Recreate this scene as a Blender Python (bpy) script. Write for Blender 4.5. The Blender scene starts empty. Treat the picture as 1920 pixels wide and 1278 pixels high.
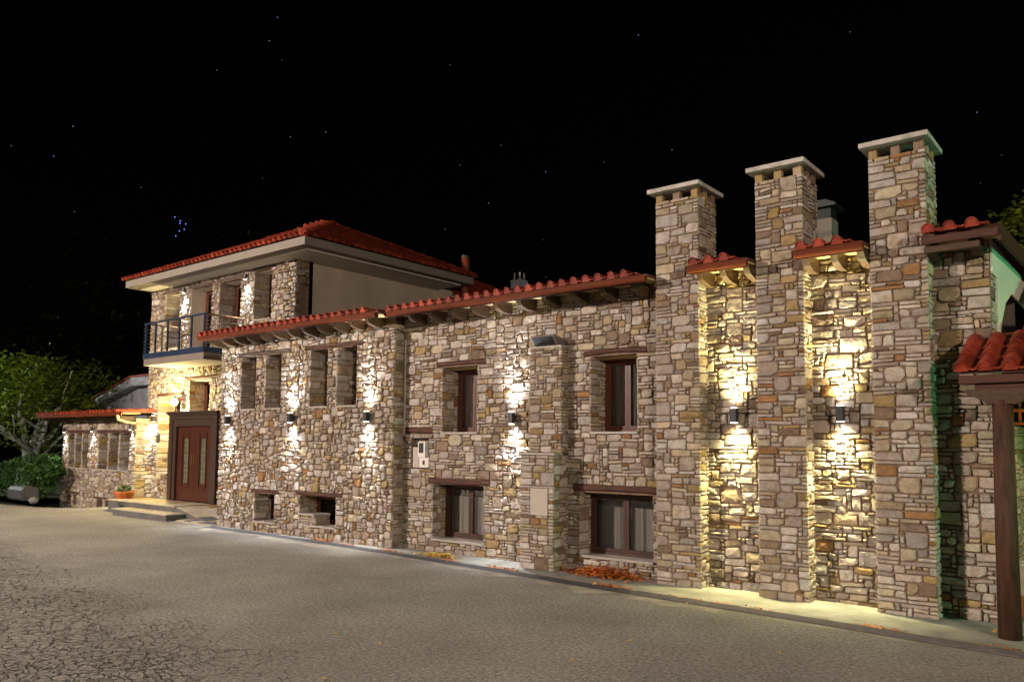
import bpy, math, random
import numpy as np
from mathutils import Vector, Matrix, noise
R = math.radians
random.seed(7)
S = bpy.context.scene
COL = S.collection

# ------------------------------------------------------------------ camera
CAM = Vector((0.0, -10.763, 2.0))
cd = bpy.data.cameras.new('camera'); cam = bpy.data.objects.new('camera', cd); COL.objects.link(cam)
cam.location = CAM
YAW, PITCH, ROLL = 0.6808, 0.0719, 0.0086
cam.matrix_world = (Matrix.Translation(CAM) @ Matrix.Rotation(YAW, 4, 'Z') @
                    Matrix.Rotation(math.pi/2 + PITCH, 4, 'X') @ Matrix.Rotation(ROLL, 4, 'Z'))
cd.sensor_width = 36; cd.lens = 1490.8/1920*36
cd.shift_y = (725-639)/1920
cd.clip_start = 0.1; cd.clip_end = 3000
S.camera = cam

# ------------------------------------------------------------------ night sky, moonlight, exposure
W = bpy.data.worlds.new('World'); S.world = W; W.use_nodes = True
wt = W.node_tree; wt.nodes.clear()
sky = wt.nodes.new('ShaderNodeTexSky'); sky.sky_type = 'NISHITA'; sky.sun_disc = False
sky.sun_elevation = R(3); sky.sun_rotation = R(200)
bg = wt.nodes.new('ShaderNodeBackground'); bg.inputs['Strength'].default_value = 0.0003
wo = wt.nodes.new('ShaderNodeOutputWorld')
wt.links.new(sky.outputs[0], bg.inputs[0]); wt.links.new(bg.outputs[0], wo.inputs[0])
sd = bpy.data.lights.new('moon', 'SUN'); sd.energy = 0.02; sd.angle = R(0.5); sd.color = (1, .92, .85)
moon = bpy.data.objects.new('moon', sd); COL.objects.link(moon); moon.rotation_euler = (R(60), 0, R(-35))
S.view_settings.view_transform = 'Standard'; S.view_settings.look = 'None'
S.view_settings.exposure = 0.03; S.view_settings.gamma = 1.0
S.render.engine = 'CYCLES'
try: S.cycles.use_light_tree = True
except Exception: pass
KEY_POWER = 28500; FILL_POWER = 10500
UP_POWER = 130

# ------------------------------------------------------------------ helpers
class MB:
    def __init__(s): s.v = []; s.f = []; s.c = []
    def add(s, vs, fs, col=None):
        n = len(s.v); s.v += [tuple(p) for p in vs]; s.f += [tuple(i+n for i in f) for f in fs]
        if col is not None: s.c += [col]*len(vs)
        return s
    def box(s, x0, x1, y0, y1, z0, z1):
        return s.add([(x0,y0,z0),(x1,y0,z0),(x1,y1,z0),(x0,y1,z0),(x0,y0,z1),(x1,y0,z1),(x1,y1,z1),(x0,y1,z1)],
                     [(0,3,2,1),(4,5,6,7),(0,1,5,4),(1,2,6,5),(2,3,7,6),(3,0,4,7)])
    def prism(s, pts, axis, a, b):
        """extrude a polygon of 2D points along an axis ('x','y','z')"""
        n = len(pts)
        def P(p, t):
            return {'x': (t, p[0], p[1]), 'y': (p[0], t, p[1]), 'z': (p[0], p[1], t)}[axis]
        vs = [P(p, a) for p in pts] + [P(p, b) for p in pts]
        fs = [tuple(range(n)), tuple(range(2*n-1, n-1, -1))] + [(i, i+n, (i+1) % n+n, (i+1) % n) for i in range(n)]
        return s.add(vs, fs)
    def tube(s, pts, rad, n=8, cap=True):
        pts = [Vector(p) for p in pts]
        if not hasattr(rad, '__len__'): rad = [rad]*len(pts)
        base = len(s.v); prev = None
        for i, p in enumerate(pts):
            d = (pts[min(i+1, len(pts)-1)] - pts[max(i-1, 0)]).normalized()
            if prev is None:
                a = d.orthogonal().normalized()
            else:
                a = (prev - d*prev.dot(d)).normalized()
            prev = a; b = d.cross(a)
            for k in range(n):
                t = 2*math.pi*k/n
                q = p + (a*math.cos(t) + b*math.sin(t))*rad[i]; s.v.append(tuple(q))
        for i in range(len(pts)-1):
            for k in range(n):
                s.f.append((base+i*n+k, base+i*n+(k+1) % n, base+(i+1)*n+(k+1) % n, base+(i+1)*n+k))
        if cap:
            s.f.append(tuple(base+k for k in range(n-1, -1, -1)))
            s.f.append(tuple(base+(len(pts)-1)*n+k for k in range(n)))
        return s

BASE = {}
def wbase(o): return BASE.get(o.name, Vector((0, 0, 0))) if o else Vector((0, 0, 0))
def mesh_from(mb, name, origin=(0, 0, 0), smooth=False, mat=None):
    me = bpy.data.meshes.new(name)
    ox, oy, oz = origin
    me.from_pydata([(x-ox, y-oy, z-oz) for x, y, z in mb.v], [], mb.f)
    if mb.c and len(mb.c) == len(mb.v):
        at = me.color_attributes.new('Col', 'FLOAT_COLOR', 'POINT')
        at.data.foreach_set('color', np.array([(c[0], c[1], c[2], 1) for c in mb.c], dtype=np.float32).ravel())
    if smooth: me.polygons.foreach_set('use_smooth', [True]*len(me.polygons))
    if mat: me.materials.append(mat)
    me.update()
    return me
def mk(name, mb, mat, parent=None, origin=None, smooth=False, **kw):
    o0 = Vector(origin) if origin is not None else wbase(parent)
    me = mesh_from(mb, name, o0, smooth, mat)
    o = bpy.data.objects.new(name, me); COL.objects.link(o)
    o.location = o0 - wbase(parent)
    if parent: o.parent = parent
    BASE[o.name] = o0
    for k, v in kw.items(): o[k] = v
    return o
def inst(name, me, parent, world_loc, rot=None, scale=None):
    o = bpy.data.objects.new(name, me); COL.objects.link(o)
    o.location = Vector(world_loc) - wbase(parent)
    if rot is not None: o.rotation_euler = rot
    if scale is not None: o.scale = scale
    if parent: o.parent = parent
    return o
def thing(name, label, cat, loc, group=None):
    o = bpy.data.objects.new(name, None); COL.objects.link(o); o.location = loc
    o.empty_display_size = .3
    o['label'] = label; o['category'] = cat
    if group: o['group'] = group
    BASE[o.name] = Vector(loc)
    return o
def struct(name, mb, mat, **kw): return mk(name, mb, mat, None, (0, 0, 0), kind='structure', **kw)

# ------------------------------------------------------------------ materials
def nt(name):
    m = bpy.data.materials.new(name); m.use_nodes = True
    t = m.node_tree; b = t.nodes['Principled BSDF']
    return m, t, b
def N(t, k, **p):
    n = t.nodes.new(k)
    for a, v in p.items():
        if a.startswith('i_'):
            n.inputs[a[2:].replace('_', ' ')].default_value = v
        else: setattr(n, a, v)
    return n
def L(t, a, b): t.links.new(a, b)
def ramp(t, fac, stops):
    r = N(t, 'ShaderNodeValToRGB'); cr = r.color_ramp
    while len(cr.elements) < len(stops): cr.elements.new(.5)
    for e, (p, c) in zip(cr.elements, stops):
        e.position = p; e.color = (*c, 1) if len(c) == 3 else c
    L(t, fac, r.inputs[0]); return r
def simple(name, col, rough=.7, var=.25, scale=6, bump=.15, bscale=40, metal=0, dist=.01, spec=.4, stretch=None):
    m, t, b = nt(name)
    g = N(t, 'ShaderNodeNewGeometry')
    vec = g.outputs['Position']
    if stretch:
        mp = N(t, 'ShaderNodeMapping'); mp.inputs['Scale'].default_value = stretch; L(t, vec, mp.inputs[0]); vec = mp.outputs[0]
    n1 = N(t, 'ShaderNodeTexNoise', i_Scale=scale, i_Detail=6.0, i_Roughness=.6); L(t, vec, n1.inputs['Vector'])
    lo = tuple(c*(1-var) for c in col); hi = tuple(min(1, c*(1+var)) for c in col)
    r = ramp(t, n1.outputs['Fac'], [(.3, lo), (.7, hi)]); L(t, r.outputs[0], b.inputs['Base Color'])
    b.inputs['Roughness'].default_value = rough; b.inputs['Metallic'].default_value = metal
    b.inputs['Specular IOR Level'].default_value = spec
    if bump:
        n2 = N(t, 'ShaderNodeTexNoise', i_Scale=bscale, i_Detail=5.0); L(t, vec, n2.inputs['Vector'])
        bp = N(t, 'ShaderNodeBump', i_Strength=bump, i_Distance=dist); L(t, n2.outputs['Fac'], bp.inputs['Height']); L(t, bp.outputs[0], b.inputs['Normal'])
    return m
def stone_mat():
    m, t, b = nt('rubble stone')
    g = N(t, 'ShaderNodeNewGeometry'); P = g.outputs['Position']
    a = N(t, 'ShaderNodeAttribute', attribute_name='Col')
    n1 = N(t, 'ShaderNodeTexNoise', i_Scale=9.0, i_Detail=8.0, i_Roughness=.65); L(t, P, n1.inputs['Vector'])
    r1 = ramp(t, n1.outputs['Fac'], [(.28, (.62, .60, .57)), (.5, (.95, .95, .95)), (.75, (1.18, 1.17, 1.14))])
    mx = N(t, 'ShaderNodeMix', data_type='RGBA', blend_type='MULTIPLY'); mx.inputs[0].default_value = 1
    L(t, a.outputs['Color'], mx.inputs[6]); L(t, r1.outputs[0], mx.inputs[7])
    # rust veins
    n3 = N(t, 'ShaderNodeTexNoise', i_Scale=5.0, i_Detail=5.0, i_Distortion=.8); L(t, P, n3.inputs['Vector'])
    r3 = ramp(t, n3.outputs['Fac'], [(.56, (0, 0, 0)), (.70, (1, 1, 1))])
    mul = N(t, 'ShaderNodeMath', operation='MULTIPLY'); mul.inputs[1].default_value = .5; L(t, r3.outputs[0], mul.inputs[0])
    m2 = N(t, 'ShaderNodeMix', data_type='RGBA', blend_type='MIX')
    L(t, mul.outputs[0], m2.inputs[0]); L(t, mx.outputs[2], m2.inputs[6]); m2.inputs[7].default_value = (.30, .20, .10, 1)
    # dark mineral specks
    n6 = N(t, 'ShaderNodeTexNoise', i_Scale=70.0, i_Detail=3.0); L(t, P, n6.inputs['Vector'])
    r6 = ramp(t, n6.outputs['Fac'], [(.33, (.72, .70, .68)), (.45, (1, 1, 1))])
    m3 = N(t, 'ShaderNodeMix', data_type='RGBA', blend_type='MULTIPLY'); m3.inputs[0].default_value = 1
    L(t, m2.outputs[2], m3.inputs[6]); L(t, r6.outputs[0], m3.inputs[7])
    L(t, m3.outputs[2], b.inputs['Base Color'])
    b.inputs['Roughness'].default_value = .72; b.inputs['Specular IOR Level'].default_value = .35
    n4 = N(t, 'ShaderNodeTexNoise', i_Scale=7.0, i_Detail=9.0, i_Roughness=.62, i_Distortion=.4); L(t, P, n4.inputs['Vector'])
    v = N(t, 'ShaderNodeTexVoronoi', i_Scale=13.0); v.feature = 'F1'; L(t, P, v.inputs['Vector'])
    ad = N(t, 'ShaderNodeMath', operation='ADD'); L(t, n4.outputs['Fac'], ad.inputs[0])
    vm = N(t, 'ShaderNodeMath', operation='MULTIPLY'); vm.inputs[1].default_value = .35; L(t, v.outputs['Distance'], vm.inputs[0]); L(t, vm.outputs[0], ad.inputs[1])
    bp = N(t, 'ShaderNodeBump', i_Strength=.55, i_Distance=.05); L(t, ad.outputs[0], bp.inputs['Height']); L(t, bp.outputs[0], b.inputs['Normal'])
    return m
M = {}
M['stone'] = stone_mat()
M['mortar'] = simple('brown lime mortar', (.19, .13, .09), .95, .3, 12, .6, 60, dist=.01)
M['plaster'] = simple('cream plaster', (.52, .44, .35), .9, .14, 1.4, .25, 60, stretch=(1, 1, .6))
M['plaster_white'] = simple('pale plaster', (.62, .60, .52), .9, .06, 2, .1, 80)
M['plaster_grey'] = simple('blue grey plaster', (.42, .43, .50), .9, .08, 2, .1, 80)
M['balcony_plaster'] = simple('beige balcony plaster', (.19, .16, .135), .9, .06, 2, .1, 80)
M['cornice'] = simple('painted cornice', (.25, .22, .185), .85, .06, 3, .08, 60)
M['lintel'] = simple('weathered red brown beam', (.085, .036, .026), .75, .55, 3, .7, 30, dist=.012, stretch=(1, 8, 8))
M['lintel_grey'] = simple('weathered grey brown beam', (.10, .075, .06), .8, .5, 3, .7, 30, dist=.012, stretch=(1, 8, 8))
M['rafter'] = simple('stained rafter wood', (.06, .032, .015), .6, .35, 3, .3, 30, stretch=(6, 1.5, 8))
M['fascia'] = simple('red brown painted metal', (.12, .028, .010), .7, .2, 2, .05, 30, spec=.15)
M['fascia_wood'] = simple('dark red wood', (.065, .022, .012), .65, .3, 3, .3, 30, stretch=(1, 8, 8))
M['soffit'] = simple('varnished pine boards', (.55, .42, .20), .55, .15, 3, .1, 20, stretch=(1, 1, 8))
M['tile'] = simple('terracotta tile', (.225, .031, .014), .62, .5, 4, .3, 45, spec=.25)
def tile_variation(m):
    t = m.node_tree; b = t.nodes['Principled BSDF']; src = b.inputs['Base Color'].links[0].from_socket
    oi = N(t, 'ShaderNodeObjectInfo'); g = N(t, 'ShaderNodeNewGeometry')
    n1 = N(t, 'ShaderNodeTexNoise', i_Scale=4.4, i_Detail=2.0); L(t, g.outputs['Position'], n1.inputs['Vector'])
    ad = N(t, 'ShaderNodeMath', operation='MULTIPLY_ADD'); L(t, oi.outputs['Random'], ad.inputs[0]); ad.inputs[1].default_value = .5; L(t, n1.outputs['Fac'], ad.inputs[2])
    r_ = ramp(t, ad.outputs[0], [(.35, (.55, .50, .50)), (.7, (1.0, 1.0, 1.0)), (1.0, (1.35, 1.6, 1.6))])
    mx = N(t, 'ShaderNodeMix', data_type='RGBA', blend_type='MULTIPLY'); mx.inputs[0].default_value = 1
    L(t, src, mx.inputs[6]); L(t, r_.outputs[0], mx.inputs[7]); L(t, mx.outputs[2], b.inputs['Base Color'])
tile_variation(M['tile'])
M['concrete'] = simple('concrete cap', (.42, .39, .36), .85, .32, 6, .3, 60)
M['frame'] = simple('mahogany window frame', (.105, .034, .02), .42, .25, 4, .1, 60, stretch=(8, 8, 1))
M['frame_dark'] = simple('dark stained frame', (.055, .026, .018), .4, .25, 4, .1, 60, stretch=(8, 8, 1))
M['door'] = simple('dark red door wood', (.062, .018, .011), .38, .3, 4, .15, 50, stretch=(10, 10, 1))
M['door_case'] = simple('brown painted door case', (.05, .030, .022), .45, .15, 4, .1, 50)
M['marble'] = simple('grey stone sill', (.36, .33, .30), .5, .15, 5, .1, 60)
M['metal_dark'] = simple('dark grey lamp metal', (.045, .045, .048), .45, .1, 5, .05, 60, metal=.3)
M['lamp_grey'] = simple('grey lamp housing', (.14, .125, .115), .6, .1, 5, .05, 60)
M['steel_blue'] = simple('blue grey railing', (.035, .065, .125), .4, .1, 5, 0, metal=.4)
M['rail_wood'] = simple('brown handrail', (.22, .11, .04), .45, .2, 5, .1, 50)
M['wire'] = simple('railing rod', (.30, .25, .20), .4, .1, 5, 0, metal=.6)
M['conduit'] = simple('grey conduit', (.40, .37, .35), .5, .1, 5, 0)
M['cable'] = simple('black cable', (.02, .02, .02), .5, .1, 5, 0)
M['white_plastic'] = simple('white plastic', (.66, .63, .60), .5, .05, 5, 0)
M['cabinet'] = simple('beige cabinet', (.42, .37, .32), .6, .06, 5, 0)
M['black'] = simple('black opening', (.012, .012, .014), .5, .1, 5, 0)
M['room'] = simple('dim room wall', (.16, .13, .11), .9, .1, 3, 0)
M['slate'] = simple('dark slate paving', (.12, .12, .12), .65, .3, 6, .3, 40)
M['flag_pale'] = simple('pale paving', (.46, .40, .29), .75, .2, 6, .3, 40)
M['flag_ochre'] = simple('ochre paving', (.36, .25, .11), .75, .25, 6, .3, 40)
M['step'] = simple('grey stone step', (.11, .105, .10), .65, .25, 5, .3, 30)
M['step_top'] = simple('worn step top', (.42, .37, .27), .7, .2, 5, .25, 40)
M['pot'] = simple('terracotta pot', (.40, .11, .03), .6, .25, 8, .2, 40)
M['bark'] = simple('pale bark', (.62, .64, .64), .85, .3, 7, .8, 25, dist=.03, stretch=(1, 1, .35))
M['bark_dark'] = simple('dark bark', (.09, .08, .065), .9, .3, 7, .8, 25, dist=.03, stretch=(1, 1, .35))
M['post'] = simple('round timber post', (.055, .022, .011), .75, .6, 3, .6, 30, stretch=(8, 8, .8))
M['rack'] = simple('orange pine', (.42, .14, .04), .5, .25, 4, .2, 30)
M['flue'] = simple('red painted flue', (.22, .05, .03), .6, .15, 4, .1, 50)
M['grate'] = simple('drain grating steel', (.12, .11, .105), .6, .3, 8, .1, 60, metal=.2)
M['brass'] = simple('brass handle', (.6, .42, .18), .3, .1, 5, 0, metal=1)
M['boulder'] = simple('pale boulder', (.15, .15, .16), .8, .25, 5, .5, 20, dist=.03)
M['tank'] = simple('grey tank shell', (.05, .05, .06), .6, .12, 5, .1, 40)
def leafmat(name, col, var=.5, trans=.25):
    m, t, b = nt(name)
    g = N(t, 'ShaderNodeNewGeometry')
    n1 = N(t, 'ShaderNodeTexNoise', i_Scale=3.0, i_Detail=4.0); L(t, g.outputs['Position'], n1.inputs['Vector'])
    r = ramp(t, n1.outputs['Fac'], [(.3, tuple(c*(1-var) for c in col)), (.7, tuple(c*(1+var) for c in col))])
    L(t, r.outputs[0], b.inputs['Base Color']); b.inputs['Roughness'].default_value = .55
    tr = N(t, 'ShaderNodeBsdfTranslucent'); L(t, r.outputs[0], tr.inputs[0])
    ms = N(t, 'ShaderNodeMixShader'); ms.inputs[0].default_value = trans
    L(t, b.outputs[0], ms.inputs[1]); L(t, tr.outputs[0], ms.inputs[2])
    L(t, ms.outputs[0], t.nodes['Material Output'].inputs[0])
    return m
M['leaf'] = leafmat('yellow green leaves', (.15, .20, .014))
M['leaf_bush'] = leafmat('fresh green leaves', (.045, .115, .018))
M['leaf_dark'] = leafmat('dark woodland leaves', (.035, .04, .015))
M['leaf_dry'] = leafmat('dry fallen leaves', (.50, .15, .03), .35, .1)
M['leaf_yellow'] = leafmat('yellow fallen leaves', (.60, .38, .07), .4, .1)
def glassmat(name='window glass', tint=(.97, .96, .94)):
    m, t, b = nt(name); t.nodes.remove(b)
    tr = N(t, 'ShaderNodeBsdfTransparent'); tr.inputs[0].default_value = (*tint, 1)
    gl = N(t, 'ShaderNodeBsdfGlossy', i_Roughness=.02)
    lw = N(t, 'ShaderNodeLayerWeight', i_Blend=.28)
    ms = N(t, 'ShaderNodeMixShader'); L(t, lw.outputs['Fresnel'], ms.inputs[0])
    L(t, tr.outputs[0], ms.inputs[1]); L(t, gl.outputs[0], ms.inputs[2]); L(t, ms.outputs[0], t.nodes['Material Output'].inputs[0])
    return m
M['glass'] = glassmat()
M['frosted'] = simple('frosted green glass', (.12, .13, .10), .25, .3, 12, .3, 25)
def curtainmat(name, v):
    m, t, b = nt(name)
    b.inputs['Base Color'].default_value = (v, v*.97, v*.93, 1); b.inputs['Roughness'].default_value = .9
    tr = N(t, 'ShaderNodeBsdfTranslucent'); tr.inputs[0].default_value = (.5, .47, .43, 1)
    ms = N(t, 'ShaderNodeMixShader'); ms.inputs[0].default_value = .3
    L(t, b.outputs[0], ms.inputs[1]); L(t, tr.outputs[0], ms.inputs[2]); L(t, ms.outputs[0], t.nodes['Material Output'].inputs[0])
    return m
M['curtain'] = curtainmat('net curtain', .85); M['curtain_dim'] = curtainmat('grey brown curtain', .30)
def emis(name, col, s):
    m, t, b = nt(name); b.inputs['Base Color'].default_value = (.8, .8, .8, 1)
    b.inputs['Emission Color'].default_value = (*col, 1); b.inputs['Emission Strength'].default_value = s
    return m
M['lens'] = emis('lit lamp lens', (1, .95, .82), 18)
M['globe'] = emis('lit lantern glass', (1, .85, .45), 9)
M['star'] = emis('star light', (.45, .5, 1), .4)
M['star_dim'] = emis('faint star light', (.5, .55, 1), .2)
M['star_blue'] = emis('blue star light', (.18, .25, 1), 2.2)
M['green_lens'] = emis('green lamp lens', (.2, 1, .5), 6)
def asphalt():
    m, t, b = nt('worn asphalt')
    g = N(t, 'ShaderNodeNewGeometry'); P = g.outputs['Position']
    n1 = N(t, 'ShaderNodeTexNoise', i_Scale=.6, i_Detail=8.0, i_Roughness=.65); L(t, P, n1.inputs['Vector'])
    r1 = ramp(t, n1.outputs['Fac'], [(.3, (.235, .226, .208)), (.5, (.30, .29, .268)), (.72, (.375, .36, .325))])
    n2 = N(t, 'ShaderNodeTexNoise', i_Scale=24.0, i_Detail=7.0, i_Roughness=.92); L(t, P, n2.inputs['Vector'])
    r2 = ramp(t, n2.outputs['Fac'], [(.38, (.28, .28, .28)), (.5, (.92, .92, .92)), (.62, (1.8, 1.75, 1.65))])
    mx = N(t, 'ShaderNodeMix', data_type='RGBA', blend_type='MULTIPLY'); mx.inputs[0].default_value = 1
    L(t, r1.outputs[0], mx.inputs[6]); L(t, r2.outputs[0], mx.inputs[7])
    # alligator cracks, only in the worn patch near the lower left
    ds = N(t, 'ShaderNodeTexNoise', i_Scale=2.2, i_Detail=4.0); L(t, P, ds.inputs['Vector'])
    dm = N(t, 'ShaderNodeVectorMath', operation='SCALE'); L(t, ds.outputs['Color'], dm.inputs[0]); dm.inputs['Scale'].default_value = .45
    av = N(t, 'ShaderNodeVectorMath', operation='ADD'); L(t, P, av.inputs[0]); L(t, dm.outputs[0], av.inputs[1])
    v1 = N(t, 'ShaderNodeTexVoronoi', i_Scale=8.5); v1.feature = 'DISTANCE_TO_EDGE'; L(t, av.outputs[0], v1.inputs['Vector'])
    v2 = N(t, 'ShaderNodeTexVoronoi', i_Scale=2.6); v2.feature = 'DISTANCE_TO_EDGE'; L(t, av.outputs[0], v2.inputs['Vector'])
    c1 = ramp(t, v1.outputs['Distance'], [(.0, (1, 1, 1)), (.075, (0, 0, 0))])
    c2 = ramp(t, v2.outputs['Distance'], [(.0, (1, 1, 1)), (.02, (0, 0, 0))])
    sx = N(t, 'ShaderNodeSeparateXYZ'); L(t, P, sx.inputs[0])
    # distance into the patch: below the line through (-12.5,-5.2) and (-6.5,-7.2)
    a1 = N(t, 'ShaderNodeMath', operation='MULTIPLY'); L(t, sx.outputs['X'], a1.inputs[0]); a1.inputs[1].default_value = -.146
    a2 = N(t, 'ShaderNodeMath', operation='SUBTRACT'); L(t, a1.outputs[0], a2.inputs[0]); L(t, sx.outputs['Y'], a2.inputs[1])
    n3 = N(t, 'ShaderNodeTexNoise', i_Scale=.8, i_Detail=3.0); L(t, P, n3.inputs['Vector'])
    a3 = N(t, 'ShaderNodeMath', operation='MULTIPLY_ADD'); L(t, n3.outputs['Fac'], a3.inputs[0]); a3.inputs[1].default_value = 2.4; L(t, a2.outputs[0], a3.inputs[2])
    mr = N(t, 'ShaderNodeMapRange'); L(t, a3.outputs[0], mr.inputs[0]); mr.inputs[1].default_value = 8.3; mr.inputs[2].default_value = 9.3
    k1 = N(t, 'ShaderNodeMath', operation='MULTIPLY'); L(t, c1.outputs[0], k1.inputs[0]); L(t, mr.outputs[0], k1.inputs[1])
    mr2 = N(t, 'ShaderNodeMapRange'); L(t, a3.outputs[0], mr2.inputs[0]); mr2.inputs[1].default_value = 7.9; mr2.inputs[2].default_value = 8.8
    k2 = N(t, 'ShaderNodeMath', operation='MULTIPLY'); L(t, c2.outputs[0], k2.inputs[0]); L(t, mr2.outputs[0], k2.inputs[1])
    km = N(t, 'ShaderNodeMath', operation='MAXIMUM'); L(t, k1.outputs[0], km.inputs[0]); L(t, k2.outputs[0], km.inputs[1])
    m2 = N(t, 'ShaderNodeMix', data_type='RGBA', blend_type='MIX'); L(t, km.outputs[0], m2.inputs[0]); L(t, mx.outputs[2], m2.inputs[6]); m2.inputs[7].default_value = (.035, .03, .025, 1)
    L(t, m2.outputs[2], b.inputs['Base Color']); b.inputs['Roughness'].default_value = .85; b.inputs['Specular IOR Level'].default_value = .25
    hh = N(t, 'ShaderNodeMath', operation='MULTIPLY_ADD'); L(t, km.outputs[0], hh.inputs[0]); hh.inputs[1].default_value = -3.0
    n5 = N(t, 'ShaderNodeTexNoise', i_Scale=75.0, i_Detail=6.0, i_Roughness=.75); L(t, P, n5.inputs['Vector']); L(t, n5.outputs['Fac'], hh.inputs[2])
    bp = N(t, 'ShaderNodeBump', i_Strength=.9, i_Distance=.012); L(t, hh.outputs[0], bp.inputs['Height']); L(t, bp.outputs[0], b.inputs['Normal'])
    return m
M['asphalt'] = asphalt()
M['apron'] = simple('pale concrete apron', (.25, .245, .22), .8, .34, 2.5, .35, 50)
M['strip'] = simple('worn cement strip', (.33, .30, .255), .85, .4, 2.5, .4, 50)
M['drain'] = simple('dark drain bed', (.06, .06, .07), .7, .3, 5, .3, 40)
M['earth'] = simple('leaf littered earth', (.05, .042, .03), .95, .4, 2, .7, 12, dist=.05)

# ------------------------------------------------------------------ rubble masonry
PAL = [((.44, .375, .325), 26), ((.51, .455, .40), 20), ((.37, .315, .27), 12), ((.47, .40, .29), 15),
       ((.40, .32, .21), 10), ((.35, .25, .11), 5), ((.31, .16, .065), 3), ((.24, .17, .12), 9), ((.55, .505, .46), 9)]
SZ = {'coursed': [((2,1),8),((3,1),16),((4,1),16),((5,1),12),((6,1),6),((3,2),12),((4,2),15),((5,2),8),((2,2),7),((3,3),6),((4,3),9),((5,3),6),((4,4),3),((6,4),2),((5,4),2),((1,1),8),((1,2),3),((2,3),3)],
      'rubble': [((2,1),12),((3,1),10),((2,2),18),((3,2),18),((3,3),14),((4,3),9),((4,4),4),((4,2),8),((2,3),7),((1,1),8),((1,2),4),((5,3),2),((5,1),4)],
      'large': [((5,2),8),((6,2),9),((4,3),10),((5,3),12),((6,3),8),((7,4),6),((3,2),10),((3,1),10),((5,1),12),((2,2),6),((1,1),4),((2,1),6),((7,2),6),((5,4),6)]}
def wchoice(rng, items):
    tot = sum(w for _, w in items); r = rng.random()*tot
    for it, w in items:
        r -= w
        if r <= 0: return it
    return items[-1][0]
def snap_lines(n, total, edges):
    """positions of grid lines 0..n over [0,total], warped so edges fall on lines"""
    cur = total/n; ctrl = {0: 0.0, n: total}
    for e in sorted(edges):
        k = int(round(e/cur))
        if k <= 0 or k >= n or k in ctrl: continue
        ctrl[k] = e
    ks = sorted(ctrl); xs = [ctrl[k] for k in ks]
    ok = all(xs[i+1] > xs[i] for i in range(len(xs)-1))
    return np.interp(range(n+1), ks, xs)
STONES = {}   # thing name -> list of stone dicts
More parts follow.
